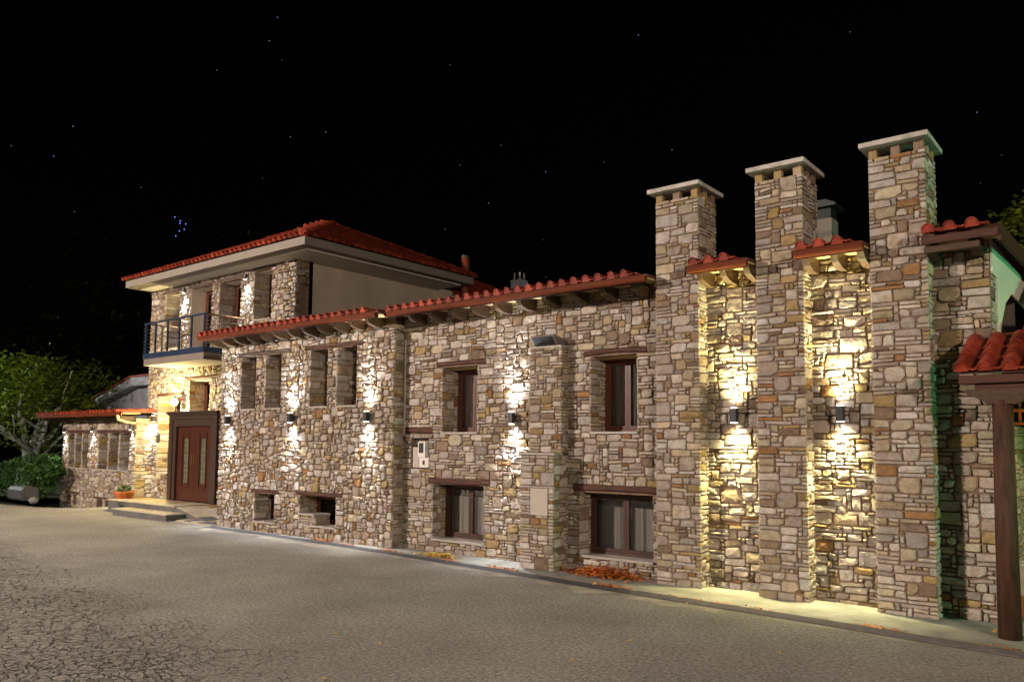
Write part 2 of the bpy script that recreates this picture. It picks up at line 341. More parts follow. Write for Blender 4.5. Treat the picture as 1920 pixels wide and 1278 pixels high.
def masonry(th, host, O, U, Nv, width, height, holes=(), style='coursed', seed=0, unit=(.06, .05),
            th_out=(.018, .04), joint=.006, ext=(0, 0), top=None, warp=.012, V=(0, 0, 1), pal=PAL):
    """fill a wall face with stones. O lower left corner, U along, Nv outward; holes in (u0,u1,v0,v1)"""
    rng = random.Random(seed); O = Vector(O); U = Vector(U); V = Vector(V); Nv = Vector(Nv)
    nu = max(2, int(round(width/unit[0]))); nv = max(2, int(round(height/unit[1])))
    ul = snap_lines(nu, width, [h[0] for h in holes]+[h[1] for h in holes])
    vl = snap_lines(nv, height, [h[2] for h in holes]+[h[3] for h in holes])
    occ = np.zeros((nv, nu), bool)
    for (a, b2, c, d) in holes:
        for j in range(nv):
            vm = (vl[j]+vl[j+1])/2
            if not (c < vm < d): continue
            for i in range(nu):
                if a < (ul[i]+ul[i+1])/2 < b2: occ[j, i] = True
    blocked = occ.copy()
    hard_u = lambda i, j: i <= 0 or i >= nu
    cells = []
    for j in range(nv):
        i = 0
        while i < nu:
            if occ[j, i]: i += 1; continue
            for _ in range(10):
                w, h = wchoice(rng, SZ[style])
                if i+w <= nu and j+h <= nv and not occ[j:j+h, i:i+w].any(): break
            else:
                w = h = 1
                while w < 4 and i+w < nu and not occ[j, i+w]: w += 1
            occ[j:j+h, i:i+w] = True
            cells.append((i, j, w, h)); i += w
    def wobble(i, j):
        u, v = ul[i], vl[j]
        # hard borders stay straight
        nb = [(i, j), (i-1, j), (i, j-1), (i-1, j-1)]
        for (a, b2) in nb:
            if a < 0 or b2 < 0 or a >= nu or b2 >= nv or blocked[b2, a]: return u, v
        nz = noise.noise_vector(Vector((u*5.3+seed*7.1, v*6.1, seed*3.7)))
        return u + nz.x*warp*2.2, v + nz.y*warp*1.6
    lst = STONES.setdefault(th.name, [])
    for (i, j, w, h) in cells:
        L0 = i == 0 or blocked[j:j+h, i-1].all(); R0 = i+w >= nu or blocked[j:j+h, i+w].all()
        B0 = j == 0 or blocked[j-1, i:i+w].all(); T0 = j+h >= nv or blocked[j+h, i:i+w].all()
        c00 = wobble(i, j); c10 = wobble(i+w, j); c11 = wobble(i+w, j+h); c01 = wobble(i, j+h)
        jl = 0 if L0 else joint*rng.uniform(.7, 1.5); jr = 0 if R0 else joint*rng.uniform(.7, 1.5)
        jb = 0 if B0 else joint*rng.uniform(.7, 1.5); jt = 0 if T0 else joint*rng.uniform(.7, 1.5)
        el = ext[0] if i == 0 else 0; er = ext[1] if i+w >= nu else 0
        q = [Vector((c00[0]+jl-el, c00[1]+jb)), Vector((c10[0]-jr+er, c10[1]+jb)), Vector((c11[0]-jr+er, c11[1]-jt)), Vector((c01[0]+jl-el, c01[1]-jt))]
        if q[1].x-q[0].x < .012 or q[3].y-q[0].y < .012: continue
        cw = min((q[1]-q[0]).length, (q[2]-q[3]).length); chh = min((q[3]-q[0]).length, (q[2]-q[1]).length)
        mn = min(cw, chh)
        if top and ((q[2].y+q[3].y)/2) > top((q[2].x+q[3].x)/2): continue
        # irregular outline
        hard = [(L0 or B0), (R0 or B0), (R0 or T0), (L0 or T0)]
        poly = []
        three = (w*h >= 6)
        for k in range(4):
            p = q[k]; a = q[(k-1) % 4]; b2 = q[(k+1) % 4]
            r = rng.uniform(.06, .12) if hard[k] else (rng.uniform(.10, .40) if rng.random() < .6 else rng.uniform(.04, .12))
            da = (a-p).normalized()*mn*r; db = (b2-p).normalized()*mn*r*rng.uniform(.8, 1.7 if w > h else 1.1)
            if k % 2 == 1: da, db = (a-p).normalized()*mn*r*rng.uniform(.8, 1.7 if w > h else 1.1), (b2-p).normalized()*mn*r
            if db.length > (b2-p).length*.45: db = (b2-p)*.45
            if da.length > (a-p).length*.45: da = (a-p)*.45
            poly.append(p+da)
            if three and k in (0, 2): poly.append(p+(da+db)*.27)
            poly.append(p+db)
        n = len(poly); ctr = sum(poly, Vector((0, 0)))/n
        d = rng.uniform(*th_out); bul = rng.uniform(-.002, .012)*(1.4 if mn > .1 else 1)
        tu = rng.uniform(-.07, .07); tv = rng.uniform(-.09, .09)
        ins = min(.016, mn*.16); vs = []
        def W3(p, z): return O + U*p.x + V*p.y + Nv*z
        for p in poly: vs.append(W3(p, -.012))
        for p in poly: vs.append(W3(p+(ctr-p)*min(.06, .003/max(.02, (ctr-p).length)), d*.55))
        for p in poly:
            dd = (ctr-p); s_ = ins/max(dd.length, 1e-4)
            pp = p+dd*s_*rng.uniform(.6, 1.4); rel = pp-ctr
            vs.append(W3(pp, d + max(-.01, min(.012, rel.x*tu+rel.y*tv)) + rng.uniform(-.004, .003)))
        cc = ctr + Vector((rng.uniform(-.15, .15)*cw, rng.uniform(-.15, .15)*chh))
        vs.append(W3(cc, d+bul))
        flip = U.cross(V).dot(Nv) < 0
        fs = []
        for k in range(n):
            k2 = (k+1) % n
            fs += [(k, k2, k2+n, k+n), (k+n, k2+n, k2+2*n, k+2*n), (k+2*n, k2+2*n, 3*n)]
        if flip: fs = [tuple(reversed(f)) for f in fs]
        c = wchoice(rng, pal); g = rng.uniform(.62, 1.02); hu = rng.uniform(-.03, .03)
        colr = (c[0]*g*(1+hu), c[1]*g, c[2]*g*(1-hu*1.5))
        cen = W3(ctr, 0)
        tc = CAM-cen; dist = tc.length
        size = math.sqrt(cw*chh)*math.sqrt(max(.02, abs(tc.normalized().dot(Nv))))/dist
        lst.append(dict(host=host, v=vs, f=fs, c=colr, cen=cen, size=size))
def finish_stones(th, limit=300):
    lst = STONES.pop(th.name, [])
    lst.sort(key=lambda s: -s['size'])
    for s in lst[:limit]:
        mb = MB(); mb.add(s['v'], s['f'], s['c'])
        mk('stone', mb, M['stone'], s['host'], s['cen'])
    rest = {}
    for s in lst[limit:]: rest.setdefault(s['host'].name, (s['host'], MB()))[1].add(s['v'], s['f'], s['c'])
    for host, mb in rest.values():
        mk('small_stones', mb, M['stone'], host, kind='stuff')
def wall_sheet(O, U, Nv, width, height, holes, depth, zcut=None):
    """mortar backing: front faces with openings, reveals, back"""
    O = Vector(O); U = Vector(U); Nv = Vector(Nv); Z = Vector((0, 0, 1))
    us = sorted(set([0, width]+[x for h in holes for x in (h[0], h[1])])); vs_ = sorted(set([0, height]+[x for h in holes for x in (h[2], h[3])]))
    mb = MB()
    def solid(a, b):
        if a < 0 or b < 0 or a >= len(us)-1 or b >= len(vs_)-1: return False
        u = (us[a]+us[a+1])/2; v = (vs_[b]+vs_[b+1])/2
        return not any(h[0] < u < h[1] and h[2] < v < h[3] for h in holes)
    P = lambda u, v, d: O+U*u+Z*v-Nv*d
    for a in range(len(us)-1):
        for b in range(len(vs_)-1):
            if not solid(a, b): continue
            u0, u1, v0, v1 = us[a], us[a+1], vs_[b], vs_[b+1]
            mb.add([P(u0,v0,0), P(u1,v0,0), P(u1,v1,0), P(u0,v1,0)], [(0,1,2,3)])
            mb.add([P(u0,v0,depth), P(u1,v0,depth), P(u1,v1,depth), P(u0,v1,depth)], [(3,2,1,0)])
            for (da, db, e) in ((-1,0,((u0,v0),(u0,v1))), (1,0,((u1,v1),(u1,v0))), (0,-1,((u1,v0),(u0,v0))), (0,1,((u0,v1),(u1,v1)))):
                if not solid(a+da, b+db):
                    (p, q) = e
                    mb.add([P(*p,0), P(*q,0), P(*q,depth), P(*p,depth)], [(0,1,2,3)])
    return mb

# ------------------------------------------------------------------ carpentry and windows
def lintel(th, x0, x1, z0, z1, y, mat='lintel', depth=.12, seed=1, proud=.045):
    rng = random.Random(seed); mb = MB(); n = 9; m_ = 8
    bend = rng.uniform(-.015, .02)
    for i in range(n):
        t = i/(n-1); x = x0+(x1-x0)*t; dz = bend*math.sin(t*math.pi)+rng.uniform(-.006, .006)
        h = (z1-z0)/2*(1+rng.uniform(-.10, .08)); zc = (z0+z1)/2+dz
        for k in range(m_):
            a = 2*math.pi*(k+.5)/m_
            ca, sa = math.cos(a), math.sin(a)
            sq = 1/max(abs(ca), abs(sa))*.86
            yy = y-proud+depth/2+ca*sq*depth/2*(1+rng.uniform(-.05, .05)); zz = zc+sa*sq*h
            mb.v.append((x, yy, zz))
    for i in range(n-1):
        for k in range(m_):
            mb.f.append((i*m_+k, i*m_+(k+1) % m_, (i+1)*m_+(k+1) % m_, (i+1)*m_+k))
    mb.f.append(tuple(range(m_))); mb.f.append(tuple((n-1)*m_+k for k in range(m_-1, -1, -1)))
    return mk('lintel', mb, M[mat], th)
def window(th, x0, x1, z0, z1, y, mat='frame', sashes=2, curtain=True, fw=.055, room=True, cur_top=0.0, lit=None):
    """y = front of the frame"""
    g = .004
    x0 += g; x1 -= g; z0 += g; z1 -= g
    mb = MB(); d = .07
    mb.box(x0, x0+fw, y, y+d, z0, z1); mb.box(x1-fw, x1, y, y+d, z0, z1)
    mb.box(x0+fw, x1-fw, y, y+d, z1-fw, z1); mb.box(x0+fw, x1-fw, y, y+d, z0, z0+fw)
    w = mk('window', mb, M[mat], th)
    iw = (x1-x0-2*fw)/sashes
    for s in range(sashes):
        a = x0+fw+iw*s+.003; b = a+iw-.006; sw = .05; e = .012
        q = MB(); c0, c1 = z0+fw+.003, z1-fw-.003
        q.box(a, a+sw, y+e, y+e+.045, c0, c1); q.box(b-sw, b, y+e, y+e+.045, c0, c1)
        q.box(a+sw, b-sw, y+e, y+e+.045, c1-sw, c1); q.box(a+sw, b-sw, y+e, y+e+.045, c0, c0+sw)
        mk('sash', q, M[mat], w)
        p = MB(); p.box(a+sw, b-sw, y+e+.018, y+e+.024, c0+sw, c1-sw); mk('pane', p, M['glass'], w)
    if curtain:
        rng = random.Random(int(abs(x0*100))); c = MB(); n = 60
        ph = rng.uniform(0, 6)
        for i in range(n+1):
            t = i/n; x = x0+.03+(x1-x0-.06)*t
            yy = y+.10+.014*math.sin(t*38*(x1-x0)+ph)+.012*math.sin(t*71*(x1-x0)+ph*2)+.01*rng.random()
            c.v += [(x, yy, z0+.02), (x, yy, z1-.05-cur_top)]
            if i: c.f.append((2*i-2, 2*i, 2*i+1, 2*i-1))
        mk('curtain', c, M['curtain' if z1 > 2 else 'curtain_dim'], w, smooth=True)
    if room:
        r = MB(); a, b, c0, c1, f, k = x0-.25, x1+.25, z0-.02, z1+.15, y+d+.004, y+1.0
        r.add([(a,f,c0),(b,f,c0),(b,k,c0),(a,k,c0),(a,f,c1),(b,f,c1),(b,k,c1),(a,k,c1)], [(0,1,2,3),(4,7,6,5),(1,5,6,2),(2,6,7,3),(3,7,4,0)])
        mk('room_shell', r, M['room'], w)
    return w
def sill(th, x0, x1, z, y0, y1, t=.03, mat='marble'):
    mb = MB(); mb.box(x0, x1, y0, y1, z-t, z); return mk('sill', mb, M[mat], th)
def rafter_mb(x, y0, y1, ztop, h0=.20, w=.09, pitch=.0875):
    """tail from wall y0 out to y1 with hollow underside"""
    pts = [(y0, ztop), (y0, ztop-h0)]
    n = 7; Lh = y0-y1
    for i in range(1, n+1):
        t = i/n
        yy = y0-Lh*(.12+.88*t)
        zz = ztop-h0+.0+(h0-.035)*(1-math.sqrt(max(0, 1-t**1.6)))
        pts.append((yy, min(zz, ztop-.03)))
    pts.append((y1, ztop))
    pts = [(p[0], p[1]-(y0-p[0])*pitch) for p in pts]
    mb = MB(); mb.prism(pts, 'x', x-w/2, x+w/2); return mb
def tile_mb(pitch=.225, course=.36, thick=.014):
    """roman tile: roll + pan; x across, y up the slope (local), z up; origin eave left"""
    mb = MB(); prof = []
    r = pitch*.285
    for k in range(7):
        a = math.pi-math.pi*k/6; prof.append((r+r*math.cos(a), r*1.05*math.sin(a)+.012))
    prof += [(2*r+.012, .004), ((2*r+pitch)/2+.004, -.004), (pitch-.006, .004), (pitch, .012)]
    for (y, dz, s) in ((0, 0, 1.0), (course+.05, -.018, .94)):
        for (x, z) in prof: mb.v.append((x, y, z*s+dz+.012))
        for (x, z) in prof: mb.v.append((x, y, z*s+dz-thick+.012))
    n = len(prof)
    for i in range(n-1):
        mb.f.append((i, i+1, 2*n+i+1, 2*n+i)); mb.f.append((n+i+1, n+i, 3*n+i, 3*n+i+1)); mb.f.append((i+1, i, n+i, n+i+1))
    k0 = len(mb.v); mb.v += [(x, .012, z*1.0+.006) for x, z in prof[:8]]+[(prof[7][0], .012, -.02), (0, .012, -.02)]; mb.f.append(tuple(range(k0, k0+10)))
    mb.f.append((0, 2*n, 3*n, n)); mb.f.append((n-1, 2*n-1, 4*n-1, 3*n-1))
    return mb
TILE = tile_mb(); TILE_ME = mesh_from(TILE, 'roof_tile', mat=M['tile'])
def tiled(th, O, U, Sv, ncol, nrow, inside=None, individual=1, pitch=.225, course=.36, seed=3):
    """O eave corner, U unit along the eave, Sv unit up the slope"""
    rng = random.Random(seed)
    O = Vector(O); U = Vector(U).normalized(); Sv = Vector(Sv).normalized(); Nn = U.cross(Sv).normalized()
    rotm = Matrix((U, Sv, Nn)).transposed().to_4x4()
    rest = MB(); rot0 = rotm.to_euler()
    for r in range(nrow):
        for c in range(ncol):
            p = O+U*(c*pitch)+Sv*(r*course)+Nn*.02*0
            if inside and not inside(c*pitch+pitch/2, r*course+course*.5): continue
            j = Matrix.Rotation(rng.uniform(-.02, .02), 4, 'Z') @ Matrix.Rotation(rng.uniform(-.012, .012), 4, 'X')
            mt = Matrix.Translation(p+Nn*rng.uniform(-.002, .004)-Sv*rng.uniform(0, .012)) @ rotm @ j
            if r < individual:
                o = bpy.data.objects.new('roof_tile', TILE_ME); COL.objects.link(o); o.parent = th
                o.matrix_basis = Matrix.Translation(-wbase(th)) @ mt
            else:
                rest.add([mt @ Vector(v) for v in TILE.v], TILE.f)
    if rest.v: mk('roof_tiles', rest, M['tile'], th, kind='stuff')

def spot(parent, loc, direction, power, size, blend=1.0, col=(1, .95, .84), rad=.03):
    ld = bpy.data.lights.new('bulb', 'SPOT'); ld.energy = power; ld.spot_size = R(size); ld.spot_blend = blend; ld.color = col
    ld.shadow_soft_size = rad
    o = bpy.data.objects.new('bulb', ld); COL.objects.link(o); o.location = Vector(loc)-wbase(parent)
    if parent: o.parent = parent
    o.rotation_mode = 'QUATERNION'; o.rotation_quaternion = Vector(direction).to_track_quat('-Z', 'Y')
    return o
def point(parent, loc, power, col=(1, .8, .5), rad=.05):
    ld = bpy.data.lights.new('bulb', 'POINT'); ld.energy = power; ld.color = col; ld.shadow_soft_size = rad
    o = bpy.data.objects.new('bulb', ld); COL.objects.link(o); o.location = Vector(loc)-wbase(parent)
    if parent: o.parent = parent
    return o

# ================================================================== GROUND
def gz(x, y):
    t = min(1, max(0, (-24.2-x)/6)); s = min(1, max(0, (y+1.6)/2.2))
    t = t*t*(3-2*t); s = s*s*(3-2*s)
    return -.42*t*s
mb = MB()
xs = [-400, -120, -60]+[-45+i*1.5 for i in range(0, 34)]+[10, 40, 120, 400]; ys = [-400, -120, -60, -30, -16, -8, -5]+[-4+i*.5 for i in range(0, 21)]+[8, 12, 20, 60, 150, 400]
for y in ys:
    for x in xs: mb.v.append((x, y, gz(x, y)))
nx = len(xs)
for j in range(len(ys)-1):
    for i in range(nx-1): mb.f.append((j*nx+i, j*nx+i+1, (j+1)*nx+i+1, (j+1)*nx+i))
struct('ground', mb, M['asphalt'], smooth=True)
# drain line and apron
UP = [(-17.5, -.42), (-15.04, -.42), (-12.49, -.53), (-10.08, -.68), (-9.23, -.75), (-7.47, -.90), (-5.94, -1.04), (-4.63, -1.13), (-3.01, -1.23), (-1.08, -1.42), (4, -1.80)]
def upy(x): return float(np.interp(x, [p[0] for p in UP], [p[1] for p in UP]))
def band(x0, x1, off0, off1, z, n=60, wob=0.0):
    m = MB()
    for i in range(n+1):
        x = x0+(x1-x0)*i/n; nzv = noise.noise(Vector((x*1.7, 3, 1)))*wob
        y = upy(x); m.v += [(x, y-off0, z), (x, y-off1-nzv, z)]
        if i: m.f.append((2*i-2, 2*i-1, 2*i+1, 2*i))
    return m
m_ = MB()
for i in range(61):
    x = -17.5+21.5*i/60; m_.v += [(x, .0, .004), (x, upy(x), .004)]
    if i: m_.f.append((2*i-2, 2*i-1, 2*i+1, 2*i))
struct('apron', m_, M['apron'])
struct('drain_channel', band(-17.5, 4, 0.0, .27, .008), M['drain'])
struct('cement_strip', band(-19.2, 4, .27, .36, .004, 160, .12), M['strip'])
struct('cement_patch', band(-18.5, -12, .36, .62, .0045, 100, .35), M['strip'])
struct('cement_patch', band(-9.5, -4.2, .36, .50, .0045, 120, .45), M['strip'])
# slotted grating in the right-hand half of the channel
g = MB()
for k in range(7):
    o0 = .015+k*.038
    for i in range(24):
        x0 = -5.6+i*.4; x1 = x0+.396
        a, b = upy(x0)-o0, upy(x1)-o0
        g.add([(x0,a,.008),(x1,b,.008),(x1,b-.016,.008),(x0,a-.016,.008),(x0,a,.024),(x1,b,.024),(x1,b-.016,.024),(x0,a-.016,.024)],
              [(4,7,6,5),(0,4,5,1),(2,6,7,3),(1,5,6,2),(3,7,4,0)])
struct('drain_grating', g, M['grate'])
e = MB(); e.box(-80, -31.6, -.3, 60, -.9, -.03); e.box(-60, -30.9, 2.3, 60, -.9, -.25)
# woodland floor rising behind the yard
w = MB(); nn = 24
for j in range(nn+1):
    for i in range(nn+1):
        x = -110+i*(79/nn); y = .3+j*3.2; w.v.append((x, y, -.45+max(0, y-1.5)*.10+noise.noise(Vector((x*.3, y*.3, 0)))*.25 if j > 0 else -.05))
for j in range(nn):
    for i in range(nn): w.f.append((j*(nn+1)+i, j*(nn+1)+i+1, (j+1)*(nn+1)+i+1, (j+1)*(nn+1)+i))
struct('woodland_floor', w, M['earth'], smooth=True)

# ================================================================== HALL (right-hand range with three chimneys)
hall = thing('stone_hall', 'long low rubble stone range with three tall chimneys and tiled eaves', 'building', (-6, 0, 0))
X0, X1, HT = -11.42, -1.46, 4.488
OP = [(-10.38, -9.49, 2.20, 3.42), (-10.60, -9.31, .23, 1.25), (-7.07, -6.20, 2.20, 3.42), (-7.26, -5.93, .24, 1.24), (-11.20, -10.68, 1.52, 2.10)]
holes = [(a-X0, b-X0, c, d) for a, b, c, d in OP]
wall = mk('wall', wall_sheet((X0, 0, 0), (1, 0, 0), (0, -1, 0), X1-X0, HT, holes, .42), M['mortar'], hall)
CH = [(-5.73, -5.06), (-4.19, -3.56), (-2.71, -2.08)]
blk = [(a-X0, b-X0, 0, 5) for a, b in CH]+[(-8.17-X0, -7.52-X0, 0, 3.60)]
lnt = [(-10.53, -9.30, 3.42, 3.53, 'lintel'), (-10.70, -9.20, 1.25, 1.37, 'lintel'), (-7.20, -6.05, 3.42, 3.53, 'lintel'), (-7.40, -5.76, 1.24, 1.38, 'lintel'), (-11.42, -10.62, 2.17, 2.31, 'lintel')]
blk2 = [(max(0, a-X0), b-X0, c, d) for a, b, c, d, _ in lnt]
masonry(hall, wall, (X0, 0, 0), (1, 0, 0), (0, -1, 0), X1-X0, HT-.02, holes+blk+blk2, seed=11, style='coursed', ext=(0, .0))
for k, (a, b, c, d, m) in enumerate(lnt): lintel(hall, a, b, c, d, 0, m, seed=20+k, depth=.14)
RV = {0: .40, 1: .33, 2: .40, 3: .27}
for k, (a, b, c, d) in enumerate(OP[:4]):
    dp = RV[k]
    # left jamb stones (face +X) and right jamb stones (face -X)
    masonry(hall, wall, (a-.003, -.0, c), (0, 1, 0), (1, 0, 0), dp, d-c, seed=31+k, th_out=(.012, .024), ext=(.03, 0))
    masonry(hall, wall, (b+.003, -.0, c), (0, 1, 0), (-1, 0, 0), dp, d-c, seed=41+k, th_out=(.012, .024), ext=(.03, 0), style='large')
    window(hall, a, b, c, d, dp, 'frame' if k in (0, 2) else 'frame_dark', 2, True, cur_top=.0 if k in (0, 2) else .18)
    sill(hall, a+.002, b-.002, c+.012, -.055, dp, .035)
    sf = MB(); sf.box(a+.003, b-.003, .10, dp, d-.02, d+.0); mk('head_board', sf, M['soffit'] if k in (0, 2) else M['fascia_wood'], hall)
# meter niche back
nb = MB(); nb.box(-11.20, -10.68, .13, .16, 1.52, 2.10); mk('niche_back', nb, M['cabinet'], hall)
# pilaster under the floodlight
pil = MB(); pil.box(-8.16, -7.52, -.20, .0, 1.86, 3.60); pil.box(-8.17, -7.52, -.42, .0, .0, 1.83)
pilaster = mk('pilaster', pil, M['mortar'], hall)
masonry(hall, pilaster, (-8.16, -.20, 1.87), (1, 0, 0), (0, -1, 0), .64, 1.73, seed=51, ext=(.0, .022), th_out=(.018, .026))
masonry(hall, pilaster, (-7.52, -.20, 1.87), (0, 1, 0), (1, 0, 0), .19, 1.73, seed=52, th_out=(.015, .022))
pl_holes = [(.20, .57, .86, 1.30), (0, .65, 1.30, 1.34)]
masonry(hall, pilaster, (-8.17, -.42, 0), (1, 0, 0), (0, -1, 0), .65, 1.82, pl_holes, seed=53, ext=(.0, .022), th_out=(.018, .026))
masonry(hall, pilaster, (-7.52, -.42, 0), (0, 1, 0), (1, 0, 0), .40, 1.82, seed=54, th_out=(.015, .022))
masonry(hall, pilaster, (-8.17, -.42, 0), (0, 1, 0), (-1, 0, 0), .40, 1.82, seed=55, th_out=(.015, .022))
t_ = MB(); t_.box(-8.20, -7.46, -.47, -.232, 1.832, 1.862); mk('ledge', t_, M['marble'], pilaster)
t_ = MB(); t_.box(-8.16, -7.47, -.46, -.425, 1.305, 1.325); mk('ledge', t_, M['marble'], pilaster)
t_ = MB(); t_.box(-7.955, -7.61, -.448, -.421, .865, 1.295); mk('access_plate', t_, M['cabinet'], pilaster)
t_ = MB(); t_.box(-8.17, -7.50, -.235, -.0, 3.60, 3.625); mk('pilaster_top', t_, M['marble'], pilaster)
# chimneys
CT = 5.63
for k, (a, b) in enumerate(CH):
    mb = MB(); mb.box(a, b, -.28, -.002, 0, CT); mb.box(a, b, -.002, .32, HT-.1, CT); c = mk('chimney', mb, M['mortar'], hall)
    masonry(hall, c, (a, -.28, 0), (1, 0, 0), (0, -1, 0), b-a, CT, seed=60+k, ext=(.0, .022), th_out=(.018, .026), style='coursed')
    masonry(hall, c, (b, -.28, 0), (0, 1, 0), (1, 0, 0), .28, 4.45, seed=63+k, th_out=(.014, .024))
    masonry(hall, c, (b, -.28, 4.47), (0, 1, 0), (1, 0, 0), .60, CT-4.47, seed=66+k, th_out=(.014, .024))
    masonry(hall, c, (a, -.28, 0), (0, 1, 0), (-1, 0, 0), .28, 4.45, seed=73+k, th_out=(.014, .024))
    # vent piers under the cap
    pr = random.Random(80+k)
    for (px, py) in [(a+.05, -.235), ((a+b)/2, -.235), (b-.05, -.235), (b-.05, .02), (b-.05, .27), (a+.05, .02), (a+.05, .27), ((a+b)/2, .27)]:
        q = MB(); w2 = .05*pr.uniform(.85, 1.1); q.box(px-w2, px+w2, py-w2*.9, py+w2*.9, CT, CT+.125)
        q.c = [wchoice(pr, PAL[4:8])]*8
        mk('vent_pier', q, M['stone'], c)
    q = MB(); q.box(a+.14, b-.14, -.14, .18, CT, CT+.05); mk('flue_mouth', q, M['black'], c)
    q = MB(); q.box(a-.08, b+.08, -.41, .45, CT+.126, CT+.186); cap = mk('cap', q, M['concrete'], c)
    q = MB(); q.prism([(-.30, 4.44), (.36, 4.50), (.36, 4.86), (-.05, 4.62)], 'x', b+.026, b+.040); mk('flashing', q, M['fascia'], c)
# eaves of the hall
TP = math.tan(R(2.5))
def eaves(th, xa, xb, yw, yeave, ztop, gutter=True, raf=(), seed=1, roofback=6.0):
    """yw wall face, yeave outer edge, ztop = soffit height at wall"""
    dz = (yw-yeave)*TP
    nb_ = 3; dy = (yw-yeave)/nb_
    for i in range(nb_):      # soffit boards run along the eaves
        y1_ = yw-dy*i-.002; y0_ = yw-dy*(i+1)+.002
        z1_ = ztop-(yw-y1_)*TP; z0_ = ztop-(yw-y0_)*TP
        q = MB(); q.prism([(y1_, z1_), (y0_, z0_), (y0_, z0_+.018), (y1_, z1_+.018)], 'x', xa, xb); mk('soffit_board', q, M['soffit'], th)
    for x in raf:
        mk('rafter', rafter_mb(x, yw+.0, yeave+.06, ztop-.001), M['rafter'], th)
    ze = ztop-dz
    q = MB(); q.box(xa-.01, xb+.01, yeave-.03, yeave-.001, ze-.065, ze+.02); mk('fascia_board', q, M['fascia_wood'], th)
    if gutter:
        q = MB(); yy = yeave-.031
        q.prism([(yy, ze+.030), (yy, ze-.035), (yy-.02, ze-.055), (yy-.065, ze-.055), (yy-.082, ze-.03), (yy-.086, ze+.030), (yy-.098, ze+.030), (yy-.098, ze+.042), (yy-.076, ze+.042), (yy-.072, ze-.022), (yy-.058, ze-.042), (yy-.026, ze-.042), (yy-.012, ze-.028), (yy-.012, ze+.030)], 'x', xa-.02, xb+.02)
        mk('gutter', q, M['fascia'], th)
    q = MB(); q.prism([(yeave, ze+.021), (yeave, ze+.07), (roofback, ze+.07+(roofback-yeave)*TP), (roofback, ze+.021+(roofback-yeave)*TP)], 'x', xa, xb); mk('roof_deck', q, M['fascia_wood'], th)
    n = int((xb-xa)/.225)
    tiled(th, (xa+.01, yeave-.12, ze+.066), (1, 0, 0), (0, 1, TP), n, 4, individual=1, seed=seed)
YE = -.53
eaves(hall, -11.33, -5.75, 0, YE, 4.475, raf=[-10.86, -10.33, -9.8, -9.26, -8.74, -8.23, -7.7, -7.14, -6.58, -6.02], seed=4)
eaves(hall, -5.035, -4.21, 0, YE, 4.50, raf=[-4.95, -4.60, -4.26], seed=5)
eaves(hall, -3.535, -2.73, 0, YE, 4.50, raf=[-3.46, -3.10, -2.78], seed=6)
eaves(hall, -2.055, -1.30, 0, YE-.03, 4.47, gutter=False, raf=[-2.0, -1.55], seed=7)
q = MB(); q.box(-2.055, -1.48, -.52, -.44, 4.29, 4.36); mk('eaves_beam', q, M['rafter'], hall)
q = MB(); q.prism([(YE-.02, 4.33), (YE-.02, 4.52), (4, 4.52+4.5*TP), (4, 4.33+4.5*TP)], 'x', -1.30, -1.262); mk('bargeboard', q, M['fascia_wood'], hall)
# end wall facing the yard on the right: stone jamb, plaster gable, archway
q = MB(); q.box(-1.46, -1.455, 0, .30, 0, 4.06); q.box(-1.5, -1.456, .30, .42, 0, 4.06); ew = mk('end_wall', q, M['mortar'], hall)
masonry(hall, ew, (-1.458, 0, 0), (0, 1, 0), (1, 0, 0), .30, 4.05, seed=91, th_out=(.012, .022))
q = MB(); q.box(-1.452, -1.43, -.0, 4.5, 4.06, 4.47); q.prism([(.32, 2.9), (.55, 3.5), (1.0, 3.85), (1.6, 4.06), (.32, 4.06)], 'x', -1.452, -1.43); q.box(-1.452, -1.43, .30, .36, .0, 2.9)
mk('gable_plaster', q, M['plaster_white'], hall)
q = MB(); q.box(-9, -1.9, 5.9, 6.0, 0, 4.9); q.box(-1.95, -1.9, .45, 6.0, 0, 4.0); mk('passage_wall', q, M['room'], hall)
# small rear chimney behind the roof
q = MB(); q.box(-4.46, -4.12, 2.85, 3.2, 4.6, 5.86); rc = mk('rear_chimney', q, M['balcony_plaster'], hall)
q = MB(); q.box(-4.44, -4.14, 2.87, 3.18, 5.86, 6.05); mk('vent_box', q, M['black'], rc)
q = MB(); q.prism([(-4.56, 6.05), (-4.02, 6.05), (-4.05, 6.10), (-4.20, 6.17), (-4.36, 6.17), (-4.53, 6.10)], 'y', 2.77, 3.28); mk('hood', q, M['metal_dark'], rc)
finish_stones(hall, 300)

# ================================================================== ANNEX
ann = thing('stone_annex', 'rubble stone annex with deep slit windows and curved rafter tails', 'building', (-14.5, -.28, 0))
AX0, AX1, AY = -17.50, -11.42, -.28
AO = [(-16.64, -16.02, 2.75, 3.97), (-15.67, -15.05, 2.75, 3.97), (-14.04, -13.42, 2.75, 3.97), (-13.13, -12.49, 2.75, 3.97), (-15.97, -15.17, .22, .85), (-14.28, -13.05, .26, .88)]
holes = [(a-AX0, b-AX0, c, d) for a, b, c, d in AO]
AH = 4.32
awall = mk('wall', wall_sheet((AX0, AY, 0), (1, 0, 0), (0, -1, 0), AX1-AX0, AH, holes, .58), M['mortar'], ann)
al = [(-16.78, -14.75, 3.97, 4.08, 'lintel_grey'), (-14.22, -12.34, 3.97, 4.07, 'lintel'), (-16.10, -15.00, .85, .94, 'lintel'), (-14.42, -12.86, .88, .97, 'lintel')]
blk2 = [(a-AX0, b-AX0, c, d) for a, b, c, d, _ in al]
masonry(ann, awall, (AX0, AY, 0), (1, 0, 0), (0, -1, 0), AX1-AX0, AH-.02, holes+blk2, seed=101, style='rubble', unit=(.058, .052), joint=.008, th_out=(.02, .055), ext=(0, .024), warp=.02)
